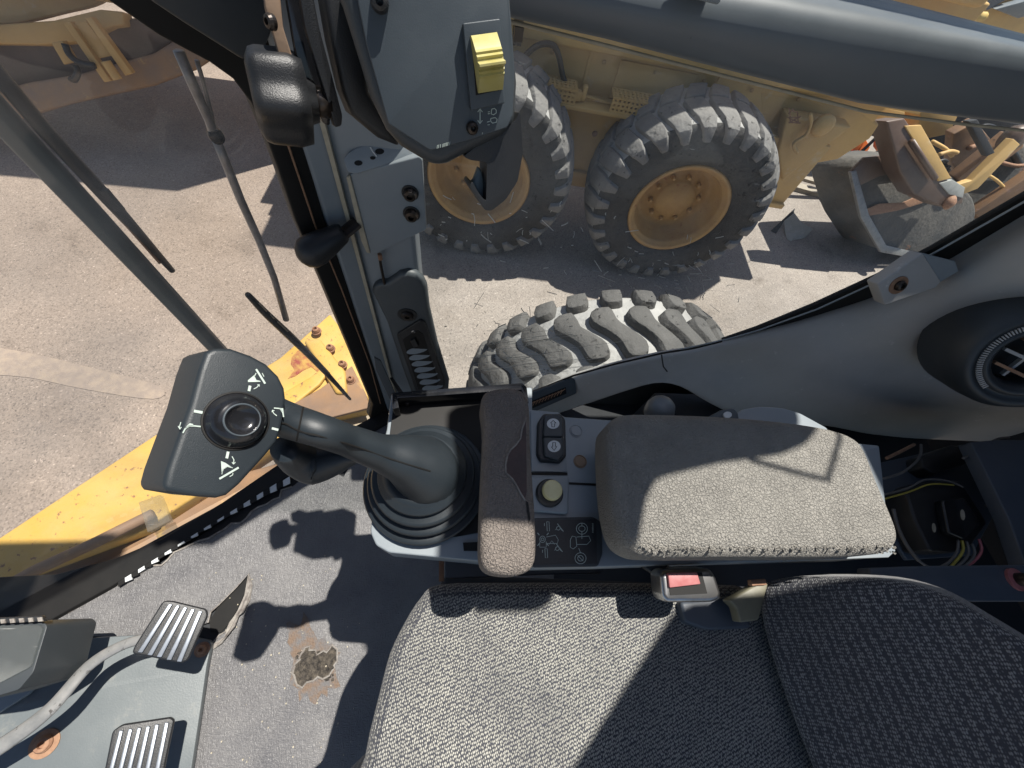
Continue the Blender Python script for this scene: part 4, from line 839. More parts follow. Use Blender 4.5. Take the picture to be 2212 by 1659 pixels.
fm_ = slab('floor_mat', F_, matp, .007, 'mat'); tag(fm_, 'dark grey embossed floor mat, torn and worn through beside the pedals', 'floor mat')
fm_.modifiers.new('bevel', 'BEVEL').width = .0012
MT['tornedge'] = mat('torn_mat_edge', (0.30, 0.28, 0.25), 0.8, c2=(0.12, 0.10, 0.09), nscale=80, bump=.6, bscale=300)
MT['holeb'] = mat('exposed_mat_foam', (0.018, 0.015, 0.013), 0.9, c2=(0.095, 0.08, 0.062), nscale=90, namt=.35, bump=1.0, bscale=160, bdist=.006)
MT['scuff'] = mat('brown_scuffed_mat', (0.145, 0.10, 0.07), 0.8, c2=(0.125, 0.118, 0.116), nscale=45, namt=.25, bump=.8, bscale=220, bdist=.004)
v, f = g_tube([p + Vector((0, 0, .001)) for p in px(F_, edge[:28])], .0030, 5); obj('frayed_edge', v, f, 'tornedge', fm_)
v, f = g_tube([p + Vector((0, 0, .002)) for p in px(F_, low + slit)], .0018, 5); obj('frayed_edge', v, f, 'tornedge', fm_)
v, f = g_tube([p + Vector((0, 0, .001)) for p in px(F_, [(405, 1700)] + left)], .0014, 5); obj('frayed_edge', v, f, 'tornedge', fm_)
fl_ = [(486, 1376), (494, 1352), (516, 1318), (530, 1284), (540, 1244), (546, 1262), (540, 1296), (530, 1322), (520, 1330), (512, 1352), (496, 1372), (480, 1390), (462, 1402), (460, 1392)]
V_ = px(F_, fl_, .004); V_ = [p + Vector((0, 0, .012 if k in (7, 8, 9, 10) else .002 * (k % 3))) for k, p in enumerate(V_)]
obj('curled_flap', V_, [tuple(range(len(V_)))], 'tornedge', fm_, solid=.003)
slab('torn_gap', F_, [(452, 1342), (470, 1312), (500, 1282), (536, 1246), (528, 1282), (512, 1318), (492, 1350), (478, 1366), (455, 1366)], .0005, 'seal', fm_, off=-.006)
sc_ = rnd([(628, 1345), (650, 1330), (672, 1345), (690, 1372), (720, 1390), (735, 1410), (728, 1440), (735, 1470), (712, 1492), (690, 1515), (660, 1512), (630, 1490), (622, 1450), (625, 1410), (618, 1375)], 3)
sc_ = [(675 + (x - 675) * q_, 1430 + (y - 1430) * q_) for x, y in sc_ for q_ in (random.uniform(.78, 1.12),)]
slab('scuffed_patch', F_, sc_, .0008, 'scuff', fm_, off=.0012)
ho = [(660, 1398), (672, 1400), (688, 1412), (702, 1405), (722, 1398), (727, 1412), (724, 1440), (718, 1452), (700, 1462), (680, 1470), (655, 1484), (640, 1478), (636, 1462), (630, 1450), (636, 1436), (645, 1428), (648, 1410)]
ho = [(x + random.uniform(-5, 5), y + random.uniform(-5, 5)) for k in range(len(ho)) for x, y in (ho[k], ((ho[k][0] + ho[(k + 1) % len(ho)][0]) / 2, (ho[k][1] + ho[(k + 1) % len(ho)][1]) / 2))]
slab('worn_hole', F_, ho, .0008, 'holeb', fm_, off=.0022)
v, f = g_tube([p + Vector((0, 0, .003 + random.uniform(0, .002))) for p in px(F_, ho + ho[:1])], .0022, 5); obj('ragged_rim', v, f, 'tornedge', fm_)
cr_ = []
for k in range(90):
    x = random.uniform(640, 720); y = random.uniform(1408, 1470); c = F_.at(x, y, .0035)
    cr_.append(g_box(c, random.uniform(.002, .009), random.uniform(.002, .006), .003, (Vector((1, .3, .2)).normalized(), Vector((-.3, 1, 0)).normalized(), Vector((0, 0, 1)))))
v, f = join(cr_); obj('foam_crumbs', v, f, 'holeb', fm_)
# grit on the mat: countless
gt = []
for k in range(90):
    x = random.uniform(440, 780); y = random.uniform(1200, 1650); s_ = random.uniform(.0008, .0026); gt.append(g_box(F_.at(x, y, .001), s_, s_ * 1.3, s_))
v, f = join(gt); tag(obj('grit', v, f, 'clip'), 'tiny pale crumbs of grit scattered over the floor mat', 'grit', kind='stuff')
# perforated aluminium strip along the front seal
al = []; dk = []
for k in range(26):
    t = k / 25; x = 262 + (618 - 262) * t; y = 1256 + (1040 - 1256) * t - 10 * math.sin(t * 3)
    dx, dy = 7.5, -4.6
    (al if k % 2 else dk).append(g_prism(px(Z(-1.236), [(x - dx, y - dy - 5), (x + dx, y + dy - 5), (x + dx + 1, y + dy + 7 + (3 if k % 3 else 0)), (x - dx + 1, y - dy + 7)]), (0, 0, -.004)))
st = thing('edge_strip', tuple(Z(-1.24).at(440, 1150)), 'perforated bright metal strip along the torn front edge of the mat', 'metal strip')
v, f = join(al); obj('strip', v, f, 'whitedisc', st); v, f = join(dk); obj('slots', v, f, 'seal', st)

# ============================================================ PEDALS
pp = thing('pedal_plate', tuple(Z(-1.2).at(300, 1500)), 'blue grey steel pedal plate bolted over the mat', 'pedal plate')
PL = Plane(Z(-1.225).at(440, 1450), (.12, 0, 1))
slab('plate', PL, fillet([(95, 1402), (200, 1378), (300, 1372), (380, 1370), (452, 1384), (456, 1392), (446, 1440), (436, 1510), (424, 1590), (404, 1720), (-160, 1720), (-160, 1560), (60, 1500)], 4), .02, 'plategrey', pp, bevel=.003)
slab('side_flange', Plane(Z(-1.20).at(100, 1500), (.1, 0, 1)), [(-160, 1540), (0, 1480), (95, 1410), (150, 1405), (60, 1500), (-160, 1640)], .012, 'grey', pp, bevel=.002, off=.02)
for x, y, r_, w_ in ((437, 1403, 9, 'rust'), (120, 1437, 13, 'brass'), (97, 1606, 16, 'brass')):
    screw('bolt', PL, x, y, r_, 'rust', pp, h=.012, washer=w_, wr=1.6)
screw('bolt', PL, 150, 1388, 7, 'brass', pp, h=.012)
def pedal(base, plane, outline, tops, bots, arm, label):
    t = thing('pedal', tuple(base), label, 'pedal', 'ribbed pedals')
    slab('pad', plane, fillet(outline, 8), .012, 'black', t, bevel=.003)
    rb = []
    for a, b_ in zip(tops, bots):
        P = [plane.at(a[0] - 4, a[1]), plane.at(a[0] + 4, a[1] + 1), plane.at(b_[0] + 5, b_[1] + 1), plane.at(b_[0] - 5, b_[1])]
        rb.append(g_prism(P, plane.n * .006))
    v, f = join(rb); obj('ribs', v, f, 'ribsteel', t, bevel=.0012, segs=2)
    if arm: v, f = g_tube(arm[0], arm[1], 10, 5, .5, up=(0, 0, 1)); obj('arm', v, f, 'worniron', t, smooth=True)
    return t
QA = Plane(Z(-1.03).at(370, 1365), (.35, -.05, 1)); 
arm1 = [Z(-1.06).at(318, 1378), Z(-1.07).at(262, 1395), Z(-1.08).at(190, 1440), Z(-1.08).at(110, 1530), Z(-1.08).at(20, 1600), Z(-1.08).at(-80, 1660)]
pedal(Z(-1.2).at(380, 1360), QA, [(352, 1298), (372, 1298), (446, 1316), (449, 1330), (406, 1426), (392, 1433), (284, 1412), (290, 1396)],
      [(370, 1304), (386, 1307), (402, 1311), (418, 1315), (434, 1319)], [(304, 1408), (325, 1414), (345, 1418), (366, 1424), (388, 1428)], (arm1, [.009, .010, .012, .014, .015, .016]), 'upper pedal with bright ribs on a long curved grey arm')
QB = Plane(Z(-1.06).at(300, 1620), (.3, 0, 1))
pedal(Z(-1.2).at(300, 1620), QB, [(242, 1580), (262, 1566), (368, 1550), (376, 1556), (340, 1730), (212, 1730)],
      [(264, 1576), (284, 1573), (303, 1570), (322, 1567), (341, 1563), (362, 1559)], [(226, 1726), (246, 1726), (265, 1726), (286, 1726), (306, 1726), (328, 1726)], None, 'lower pedal with dull worn ribs at the bottom edge')
hx = thing('front_console_box', tuple(Z(-1.0).at(20, 1420)), 'dark plastic box with a slotted top strip at the far left by the pedals', 'plastic box')
slab('box', Z(-.98), fillet([(-200, 1352), (92, 1342), (102, 1352), (72, 1452), (40, 1490), (-60, 1520), (-200, 1540)], 8), .12, 'charcoal', hx, bevel=.006)
slab('clear_lid', Z(-.975), fillet([(-200, 1358), (84, 1350), (92, 1358), (66, 1440), (-60, 1505), (-200, 1525)], 8), .004, 'clear', hx)
slab('slot_strip', Z(-.965), [(-200, 1342), (90, 1330), (95, 1342), (-200, 1356)], .01, 'black', hx, bevel=.002)
for k in range(8): slab('slot', Z(-.963), [(-60 + 20 * k, 1341 - k), (-50 + 20 * k, 1340 - k), (-48 + 20 * k, 1349 - k), (-58 + 20 * k, 1350 - k)], .002, 'tornedge', hx)

# ============================================================ OPERATOR CONSOLE
ct = thing('operator_console', tuple(Z(-.70).at(1200, 1050)), 'dusty blue grey side console with switches and control diagram', 'console')
KZ = Z(-.575)
slab('cover', KZ, fillet([(1140, 884), (1208, 890), (1218, 900), (1420, 914), (1900, 962), (1926, 1196), (1860, 1208), (1560, 1216), (1300, 1225), (1150, 1228)], 6), .05, 'grey', ct, bevel=.004)
slab('front_cover', Z(-.60), fillet([(845, 850), (1150, 836), (1150, 1225), (1050, 1214), (955, 1205), (840, 1194), (812, 1178), (800, 1150), (812, 1000), (835, 930)], 6), .06, 'grey', ct, bevel=.004)
slab('tray', Z(-.596), fillet([(852, 856), (1136, 838), (1146, 960), (1146, 1130), (980, 1160), (870, 1130), (840, 960)], 6), .003, 'seal', ct)
slab('tray_wall', Z(-.565), fillet([(847, 848), (1128, 827), (1138, 836), (1142, 870), (1134, 872), (1126, 842), (858, 860), (862, 880), (848, 884)], 2), .04, 'blackgloss', ct, bevel=.0015)
screw('screw', Z(-.59), 880, 873, 5, 'bolt', ct); 
sp = slab('switch_plate', KZ, fillet([(1146, 889), (1206, 893), (1214, 900), (1226, 1020), (1148, 1018)], 3), .003, 'grey', ct, bevel=.001, off=.003)
slab('button_plate', KZ, fillet([(1146, 1030), (1224, 1026), (1230, 1034), (1228, 1108), (1220, 1110), (1148, 1104)], 5), .01, 'grey', ct, bevel=.0025, off=.010)
strokes('panel_gap', KZ, [([(1146, 1023), (1226, 1024)], 6), ([(1228, 1044), (1330, 1049)], 5)], .0006, 'seal', ct)
rk = slab('rocker_switch', KZ, fillet([(1162, 912), (1174, 893), (1212, 893), (1222, 905), (1224, 985), (1212, 998), (1168, 995), (1160, 980)], 5), .022, 'black', ct, bevel=.003, off=.012)
RT = Plane(KZ.at(1195, 945, .022), (0, .0, 1))
slab('rocker_cap', Plane(KZ.at(1195, 920, .020), (0, .10, 1)), fillet([(1176, 897), (1205, 893), (1215, 902), (1216, 943), (1174, 942)], 5), .012, 'charcoal', rk, bevel=.002)
slab('rocker_cap', Plane(KZ.at(1195, 965, .020), (0, -.10, 1)), fillet([(1174, 944), (1216, 945), (1218, 984), (1206, 996), (1176, 985)], 5), .012, 'charcoal', rk, bevel=.002)
circ = lambda x, y, a, b=None, n=24: [(x + a * math.cos(2 * math.pi * k / n), y + (b or a) * math.sin(2 * math.pi * k / n)) for k in range(n)]
RA, RB_ = Plane(KZ.at(1195, 920, .020), (0, .10, 1)), Plane(KZ.at(1195, 965, .020), (0, -.10, 1))
slab('arrow_disc', RA, circ(1195, 915, 13.5, 11), .0005, 'whitedisc', rk, off=.0008)
slab('arrow_disc', RB_, circ(1197, 964, 14, 12.5), .0005, 'whitedisc', rk, off=.0008)
strokes('arrow', RA, [([(1189, 914), (1195, 908), (1201, 914), (1198, 914)], 1.6), ([(1192, 914), (1192, 922), (1198, 922), (1198, 915)], 1.6)], .0014, 'seal', rk)
strokes('arrow', RB_, [([(1203, 964), (1197, 973), (1191, 965), (1194, 965)], 1.6), ([(1194, 964), (1194, 956), (1200, 956), (1200, 965)], 1.6)], .0014, 'seal', rk)
dts = []
for x, y in ((1178, 899), (1186, 897), (1195, 896), (1204, 897), (1211, 902), (1179, 984), (1187, 988), (1196, 990), (1205, 989), (1212, 986)): dts.append(g_lathe([(.0008, 0), (.0006, .0008), (.0001, .001)], KZ.at(x, y, .0215), (0, 0, 1), 8))
v, f = join(dts); obj('grip_dots', v, f, 'face', rk)
for x, y in ((1244, 931), (1253, 997)):
    c = KZ.at(x, y); v, f = g_lathe([(.0105, 0), (.0105, .0012), (.0095, .0014), (.0093, .0004), (.0085, .0004), (.0083, .0018), (.0001, .002)], c, (0, 0, 1), 28); obj('hole_plug', v, f, 'rustplate' if y > 950 else 'grey', ct)
c = KZ.at(1186, 1066, .010); v, f = g_lathe([(.020, 0), (.020, .005), (.018, .008), (.0001, .008)], c, (0, 0, 1), 28); bs = obj('button_skirt', v, f, 'black', ct)
c = KZ.at(1191, 1061, .018); v, f = g_lathe([(.0142, 0), (.0142, .009), (.0128, .0108), (.0001, .0112)], c, (0, 0, 1), 32); obj('push_button', v, f, 'cream', ct, bevel=.001)
dc = slab('decal_plate', KZ, fillet([(1150, 1119), (1282, 1116), (1300, 1128), (1302, 1196), (1292, 1224), (1150, 1226)], 7), .006, 'charcoal', ct, bevel=.0015, off=.006)
slab('decal', KZ, [(1152, 1124), (1288, 1122), (1290, 1218), (1152, 1220)], .0005, 'black', dc, off=.0066)
DL = []
def el(x, y, a, b, w_=1.2): DL.append((circ(x, y, a, b, 18) + [circ(x, y, a, b, 18)[0]], w_))
def pl_(pts, w_=1.2): DL.append((pts, w_))
el(1257, 1142, 12, 12); el(1257, 1142, 7, 6); el(1254, 1206, 12, 12); el(1254, 1206, 6, 6)
pl_([(1257, 1131), (1257, 1137)]); pl_([(1257, 1147), (1257, 1153)]); pl_([(1248, 1200), (1260, 1212)])
pl_([(1232, 1166), (1236, 1158), (1244, 1160), (1246, 1180), (1238, 1186), (1232, 1182), (1232, 1166)]); pl_([(1246, 1160), (1272, 1158), (1276, 1168), (1268, 1176), (1246, 1176)]); pl_([(1257, 1154), (1257, 1164)]); pl_([(1250, 1184), (1254, 1194)])
el(1172, 1165, 6, 7); el(1172, 1165, 3, 3); pl_([(1166, 1170), (1166, 1182), (1180, 1182), (1180, 1170)]); pl_([(1180, 1160), (1200, 1156), (1206, 1166), (1204, 1174), (1182, 1174)]); pl_([(1186, 1176), (1192, 1168), (1198, 1176)])
for sx_, sy_ in ((1, 1), (1, -1), (-1, 1), (-1, -1)):
    pl_([(1173 + 8 * sx_, 1165 + 9 * sy_), (1173 + 12 * sx_, 1165 + 14 * sy_)], 1.8)
for x, y in ((1184, 1138), (1180, 1196)): pl_([(x - 3, y - 11), (x + 2, y - 11), (x + 3, y + 9), (x - 2, y + 9), (x - 3, y - 11)]); pl_([(x - 8, y - 8), (x - 8, y - 2)])
for x, y in ((1206, 1140), (1204, 1184)): pl_([(x - 6, y + 5), (x, y - 5), (x + 8, y + 6)]); el(x, y + 1, 4, 4); pl_([(x - 2, y - 9), (x + 11, y + 8)], 1.6)
for k in range(8): pl_([(1279, 1131 + 2.6 * k), (1282, 1131.6 + 2.6 * k)], 1.1)
strokes('control_diagram', KZ, DL, .0072, 'white', dc)
# the base strip below the console
slab('lower_strip', Z(-.72), [(960, 1200), (1300, 1215), (1300, 1238), (1200, 1240), (960, 1250)], .02, 'darkblue', ct, bevel=.002)
slab('rust_edge', Z(-.73), [(948, 1195), (959, 1197), (959, 1255), (948, 1256)], .02, 'rust', ct)
slab('card_slot', Z(-.598), [(1000, 1172), (1050, 1170), (1050, 1190), (1002, 1190)], .002, 'seal', ct, off=.001)
slab('rear_fairing', Z(-.50), fillet([(1590, 896), (1602, 884), (1640, 877), (1690, 880), (1730, 892), (1790, 925), (1790, 960), (1590, 950)], 8), .06, 'grey', ct, bevel=.004)
slab('end_switch', Z(-.495), fillet([(1530, 900), (1560, 884), (1585, 880), (1596, 892), (1600, 930), (1540, 930)], 6), .03, 'face', ct, bevel=.003)
slab('white_dot', Z(-.492), circ(1572, 896, 9, 7), .002, 'whitedisc', ct)
v, f = g_tube([Z(-.64).at(1425, 900), Z(-.52).at(1425, 890)], .006, 10); kb = thing('lever_ball', tuple(Z(-.6).at(1425, 900)), 'smooth dark ball knob peeking out behind the front of the arm rest', 'lever knob')
obj('stem', v, f, 'bolt', kb, smooth=True)
c = Z(-.50).at(1424, 886); v, f = g_lathe([(.0001, .022), (.010, .0205), (.017, .016), (.0205, .008), (.021, 0), (.019, -.012), (.012, -.02), (.0001, -.024)], c, (0, 0, 1), 32, lobes=8, amp=.012); obj('ball', v, f, 'beam', kb, smooth=True)

# wrist rest: worn foam bar with a torn skin
wr = slab('wrist_rest', Z(-.452), rnd([(1040, 862), (1050, 842), (1080, 834), (1112, 834), (1136, 846), (1146, 880), (1148, 950), (1152, 1020), (1158, 1100), (1161, 1180), (1154, 1222), (1128, 1240), (1090, 1243), (1054, 1234), (1038, 1206), (1038, 1120), (1042, 1020), (1046, 930), (1043, 890)], 3), .055, 'foam2', bevel=.015, segs=6)
tag(wr, 'narrow foam wrist rest with a torn patch, standing behind the rubber boot', 'wrist rest')
MT['tornfoam'] = mat('brown_exposed_foam', (0.075, 0.045, 0.04), 0.75, c2=(0.045, 0.035, 0.034), nscale=50, bump=.5, bscale=120)
slab('torn_patch', Z(-.452), [(1136, 905), (1128, 925), (1124, 948), (1114, 962), (1103, 972), (1096, 985), (1092, 1005), (1093, 1022), (1106, 1034), (1114, 1046), (1122, 1062), (1134, 1082), (1138, 1060), (1137, 980)], .0006, 'tornfoam', wr, off=.0008)
v, f = g_tube([p + Vector((0, 0, .001)) for p in px(Z(-.452), [(1136, 905), (1128, 925), (1124, 948), (1114, 962), (1103, 972), (1096, 985), (1092, 1005), (1093, 1022), (1106, 1034), (1114, 1046), (1122, 1062), (1134, 1082)])], .0011, 6); obj('torn_edge', v, f, 'tornedge', wr)
slab('edge_gap', Z(-.452), [(1136, 1082), (1141, 1085), (1146, 1120), (1143, 1130), (1138, 1105)], .0005, 'seal', wr, off=.0006)

# arm rest
def bumpy(o, amp, sc):
    pass
ar = slab('arm_rest', Z(-.462), rnd([(1317, 925), (1328, 900), (1356, 888), (1420, 887), (1560, 892), (1700, 904), (1800, 920), (1852, 940), (1880, 972), (1908, 1040), (1938, 1108), (1953, 1150), (1950, 1178), (1922, 1194), (1800, 1202), (1600, 1202), (1440, 1202), (1385, 1194), (1350, 1165), (1330, 1100), (1320, 1010)], 3), .075, 'foam', bevel=.027, segs=8)
tag(ar, 'large cracked foam arm rest lit by the sun on top of the side console', 'arm rest')
random.seed(21); cb_ = []
for k in range(260):
    if k % 3: x = random.uniform(1400, 1935); y = random.gauss(1189 - (x - 1400) * .008, 4)
    else: y = random.uniform(1050, 1185); x = random.gauss(1398 - 6 * math.sin((y - 1050) / 135 * 3.1), 6)
    c = Z(-.4625).at(x, y) - Vector((0, 0, .001)); s_ = random.uniform(.0012, .0038); d1_ = Vector((random.gauss(0, 1), random.gauss(0, 1), random.gauss(0, .4))).normalized(); d2_ = d1_.orthogonal().normalized()
    cb_.append(g_box(c, s_, s_ * .6, s_ * .6, (d1_, d2_, d1_.cross(d2_))))
v, f = join(cb_); obj('crumbled_edge', v, f, 'foam', ar)
slab('support_plate', Z(-.535), [(1700, 1185), (1930, 1178), (1935, 1190), (1920, 1204), (1700, 1212)], .008, 'grey', ar, bevel=.001)

# ============================================================ JOYSTICK
js = thing('joystick', tuple(Z(-.60).at(925, 1040)), 'black joystick with flat thumb control head leaning forward from a ribbed rubber boot', 'joystick')
b0 = Z(-.60).at(922, 1042); b1 = Z(-.50).at(868, 962)
bax = (b1 - b0).normalized() * .35 + Vector((0, 0, 1)); bax.normalize()
k_ = .001
prof = [(.086, 0), (.0895, .003), (.0905, .008), (.088, .013), (.080, .011), (.078, .012), (.081, .017), (.0815, .022), (.0785, .028), (.070, .026), (.0685, .027), (.072, .032), (.0725, .038), (.069, .043), (.060, .041), (.059, .043), (.0615, .048), (.060, .053), (.054, .055), (.052, .060), (.045, .064), (.0005, .066)]
v, f = g_lathe(prof, b0, bax, 56, closed=False); obj('rubber_boot', v, f, 'head', js, smooth=True)
# dome blending into the lever
HP_n = Vector((.66, -.22, .70)).normalized()
HP = Plane(Z(-.345).at(480, 900), HP_n)
d0 = b0 + bax * .060; d1 = b0 + bax * .10
neck = HP.at(622, 908, -.026)
pth = [b0 + bax * .046, b0 + bax * .064, Z(-.505).at(872, 992), Z(-.475).at(818, 976), Z(-.435).at(748, 950), Z(-.398).at(688, 929), neck, HP.at(575, 890, -.032)]
v, f = g_tube(pth, [.056, .051, .036, .0245, .0198, .0192, .021, .022], 28, 6, .88, up=(0, 0, 1)); obj('lever', v, f, 'head', js, smooth=True)
seam = []
q = smooth_path(pth, 6); rr_l = [.0, 0]
crv = [Z(-.372).at(650, 935), Z(-.385).at(690, 945), Z(-.405).at(760, 962), Z(-.44).at(830, 985), Z(-.478).at(890, 1004), Z(-.492).at(945, 1018)]
head = [(462, 752), (500, 752), (545, 768), (578, 786), (604, 812), (617, 838), (620, 862), (616, 890), (610, 925), (600, 955), (575, 985), (548, 1015), (520, 1046), (492, 1070), (470, 1076), (420, 1072), (362, 1062), (352, 1054), (362, 1015), (385, 950), (412, 875), (432, 800), (446, 762)]
hv, hf = g_prism(px(HP, head), -HP.n * .036 + Vector((-.012, 0, .0)))
hd = obj('head', hv, hf, 'head', js, bevel=.0055, segs=5)
slab('head_face', HP, [(CX0 * .955 + 480 * .045, CY0 * .955 + 912 * .045) for CX0, CY0 in fillet(head, 6)], .003, 'face', hd, bevel=.0012, off=.0012) if False else None
tc_ = HP.at(512, 909); tr0 = (HP.at(581, 909) - tc_).length * .97
v, f = g_lathe([(tr0 * 1.0, .0006), (tr0 * .97, .0012), (tr0 * .93, .002), (tr0 * .86, .0075), (tr0 * .76, .0115), (tr0 * .66, .0135), (tr0 * .56, .0140), (tr0 * .53, .0150), (tr0 * .5, .0146), (tr0 * .46, .0128), (tr0 * .3, .0112), (tr0 * .12, .0106), (.0001, .0104)], tc_, HP.n, 48); tb = obj('thumb_stick', v, f, 'blackgloss', js, smooth=True)
v, f = g_lathe([(tr0 * .585, .0142), (tr0 * .57, .0152), (tr0 * .545, .0154), (tr0 * .52, .0148)], tc_, HP.n, 48, closed=False); obj('pad_ring', v, f, 'face', tb, smooth=True)
v, f = g_lathe([(tr0 * 1.06, .0002), (tr0 * 1.05, .0010), (tr0 * 1.0, .0012)], tc_, HP.n, 48, closed=False); obj('socket_ring', v, f, 'seal', tb)
def hc(x, y): return (230.4 + x * .2604 * 0.8681 * 1.1519, 691.2 + y * .2604)   # zoomed-crop position to picture position
HC = lambda L_: [(230.4 + x * .2604, 691.2 + y * .2604) for x, y in L_]
sym = [(HC([(1240, 408), (1315, 528)]), 4.2), (HC([(1190, 545), (1180, 590)]), 6), (HC([(1220, 572), (1245, 560), (1262, 540)]), 1.8), (HC([(1250, 538), (1266, 536), (1266, 552)]), 1.8), (HC([(1240, 440), (1225, 470), (1240, 500), (1275, 510)]), 1.8), (HC([(1290, 440), (1305, 470)]), 1.6),
       (HC([(724, 755), (796, 768)]), 6), (HC([(615, 848), (604, 885), (612, 905)]), 1.8), (HC([(592, 880), (608, 906), (620, 888)]), 1.8), (HC([(632, 938), (650, 905), (680, 880), (720, 878), (780, 884)]), 3.0),
       (HC([(1008, 1092), (996, 1148)]), 6), (HC([(1040, 1132), (1056, 1160), (1052, 1192)]), 1.8), (HC([(1040, 1180), (1052, 1196), (1068, 1180)]), 1.8), (HC([(935, 1318), (1095, 1224)]), 4.2), (HC([(955, 1280), (965, 1240), (1000, 1215), (1045, 1226)]), 1.8), (HC([(1020, 1300), (1045, 1285), (1048, 1270)]), 1.6),
       (HC([(1370, 898), (1424, 912)]), 5), (HC([(1374, 748), (1386, 775), (1412, 795)]), 1.8), (HC([(1372, 765), (1374, 748), (1392, 752)]), 1.8), (HC([(1388, 730), (1440, 735), (1462, 770), (1468, 805)]), 2.6)]
polys = [HC([(1172, 500), (1172, 515), (1240, 514), (1278, 512), (1240, 500), (1225, 480), (1232, 450)]), HC([(948, 1170), (955, 1280), (970, 1240), (1000, 1212), (1045, 1226), (985, 1185)]), HC([(650, 905), (665, 880), (690, 856), (715, 862), (722, 876), (690, 884)]), HC([(1425, 732), (1464, 732), (1468, 770), (1455, 758), (1440, 745)])]
for a, b2, pl2 in ((0, 6, polys[0:1]), (6, 10, polys[2:3]), (10, 16, polys[1:2]), (16, 20, polys[3:4])): strokes('thumb_symbol', HP, sym[a:b2], .0008, 'white', hd, polys=pl2)
# finger guard scoop under the neck
tgp = [Z(-.43).at(612, 970), Z(-.46).at(640, 985), Z(-.48).at(680, 1000), Z(-.47).at(740, 985), Z(-.46).at(775, 985)]
v, f = g_tube(tgp, [.015, .026, .031, .022, .008], 20, 6, .8, up=(0, 0, 1)); obj('finger_guard', v, f, 'head', js, smooth=True)
lvo = [o for o in js.children if o.name.startswith('lever')][0]
# mould seam drawn as a real groove line riding on the lever surface
from mathutils.bvhtree import BVHTree
bm_ = bmesh.new(); bm_.from_mesh(lvo.data); bvh = BVHTree.FromBMesh(bm_); lo_ = wloc(lvo)
sp_ = []
for x, y in ((606, 915), (618, 916), (640, 928), (662, 936), (690, 942), (740, 956), (790, 972), (840, 990), (890, 1006), (930, 1018)):
    d = ray(x, y).normalized(); h_ = bvh.ray_cast(C0 - lo_, d)
    if h_[0]: sp_.append(h_[0] + lo_)
if len(sp_) > 3: v, f = g_tube(sp_, .0010, 6, 3); obj('seam', v, f, 'seal', lvo)
sp_ = []
for y in range(880, 975, 8):
    d = ray(655 - (y - 880) * .2, y).normalized(); h_ = bvh.ray_cast(C0 - lo_, d)
    if h_[0]: sp_.append(h_[0] + lo_)
if len(sp_) > 3: v, f = g_tube(sp_, .0010, 6, 3); obj('seam', v, f, 'seal', lvo)
bm_.free()

# ============================================================ SEAT
seat = thing('operator_seat', tuple(Z(-1.2).at(1300, 1500)), 'operator seat in charcoal fabric with pale flecks', 'seat')
CZ = Z(-.655)
cush = [(948, 1262), (1100, 1258), (1300, 1258), (1500, 1262), (1640, 1275), (1700, 1380), (1800, 1600), (1900, 1950), (640, 1950), (765, 1690), (792, 1590), (815, 1500), (838, 1415), (872, 1345), (908, 1290)]
slab('cushion', CZ, rnd(cush, 3), .15, 'fabric', seat, bevel=.045, segs=8)
BK = Plane(CZ.at(1650, 1400, .02), (-.80, -.02, .60))
bk_ = [(1640, 1272), (1660, 1256), (1720, 1246), (1850, 1246), (1960, 1258), (2060, 1292), (2150, 1345), (2300, 1440), (2500, 1600), (2500, 2000), (1880, 2000), (1790, 1760), (1735, 1620), (1690, 1500), (1655, 1390), (1640, 1320)]
slab('backrest', BK, rnd(bk_, 3), .14, 'fabric2', seat, bevel=.035, segs=8)
slab('seat_frame', Z(-.86), [(960, 1240), (1700, 1270), (1800, 1900), (700, 1900)], .2, 'dark', seat, bevel=.01)
slab('side_hinge', Z(-.64), fillet([(1470, 1300), (1585, 1288), (1618, 1330), (1625, 1358), (1530, 1362), (1480, 1345)], 10), .05, 'darkblue', seat, bevel=.006)
slab('side_hinge', Z(-.68), [(1560, 1360), (1645, 1358), (1650, 1405), (1590, 1402)], .05, 'darkblue', seat, bevel=.004)
slab('plastic_shroud', Z(-.60), [(1575, 1296), (1640, 1258), (1662, 1256), (1650, 1300), (1640, 1340), (1600, 1345), (1592, 1312)], .02, 'shroud', seat, bevel=.003)
slab('shroud_tab', Z(-.595), [(1622, 1252), (1655, 1250), (1658, 1264), (1625, 1266)], .01, 'rust', seat, bevel=.002)
bu = thing('seat_belt_buckle', tuple(Z(-.56).at(1490, 1280)), 'silver edged seat belt buckle with faded red button beside the cushion', 'buckle')
UB = Plane(Z(-.555).at(1490, 1265), (0, -.15, 1))
slab('housing', UB, fillet([(1428, 1242), (1438, 1232), (1535, 1228), (1548, 1245), (1560, 1284), (1556, 1296), (1540, 1302), (1442, 1303), (1432, 1290)], 8), .035, 'steel', bu, bevel=.006, segs=4)
slab('recess', UB, [(1440, 1238), (1516, 1236), (1528, 1282), (1448, 1286)], .002, 'seal', bu, off=.0006)
slab('release_button', UB, fillet([(1443, 1238), (1506, 1236), (1514, 1262), (1447, 1270)], 3), .005, 'red', bu, off=.005, bevel=.0015)
v, f = g_tube([Z(-.59).at(1440, 1225), Z(-.61).at(1400, 1200), Z(-.62).at(1380, 1180)], .022, 10, 0, .2, up=(0, 0, 1)); obj('stalk', v, f, 'black', bu, smooth=True)

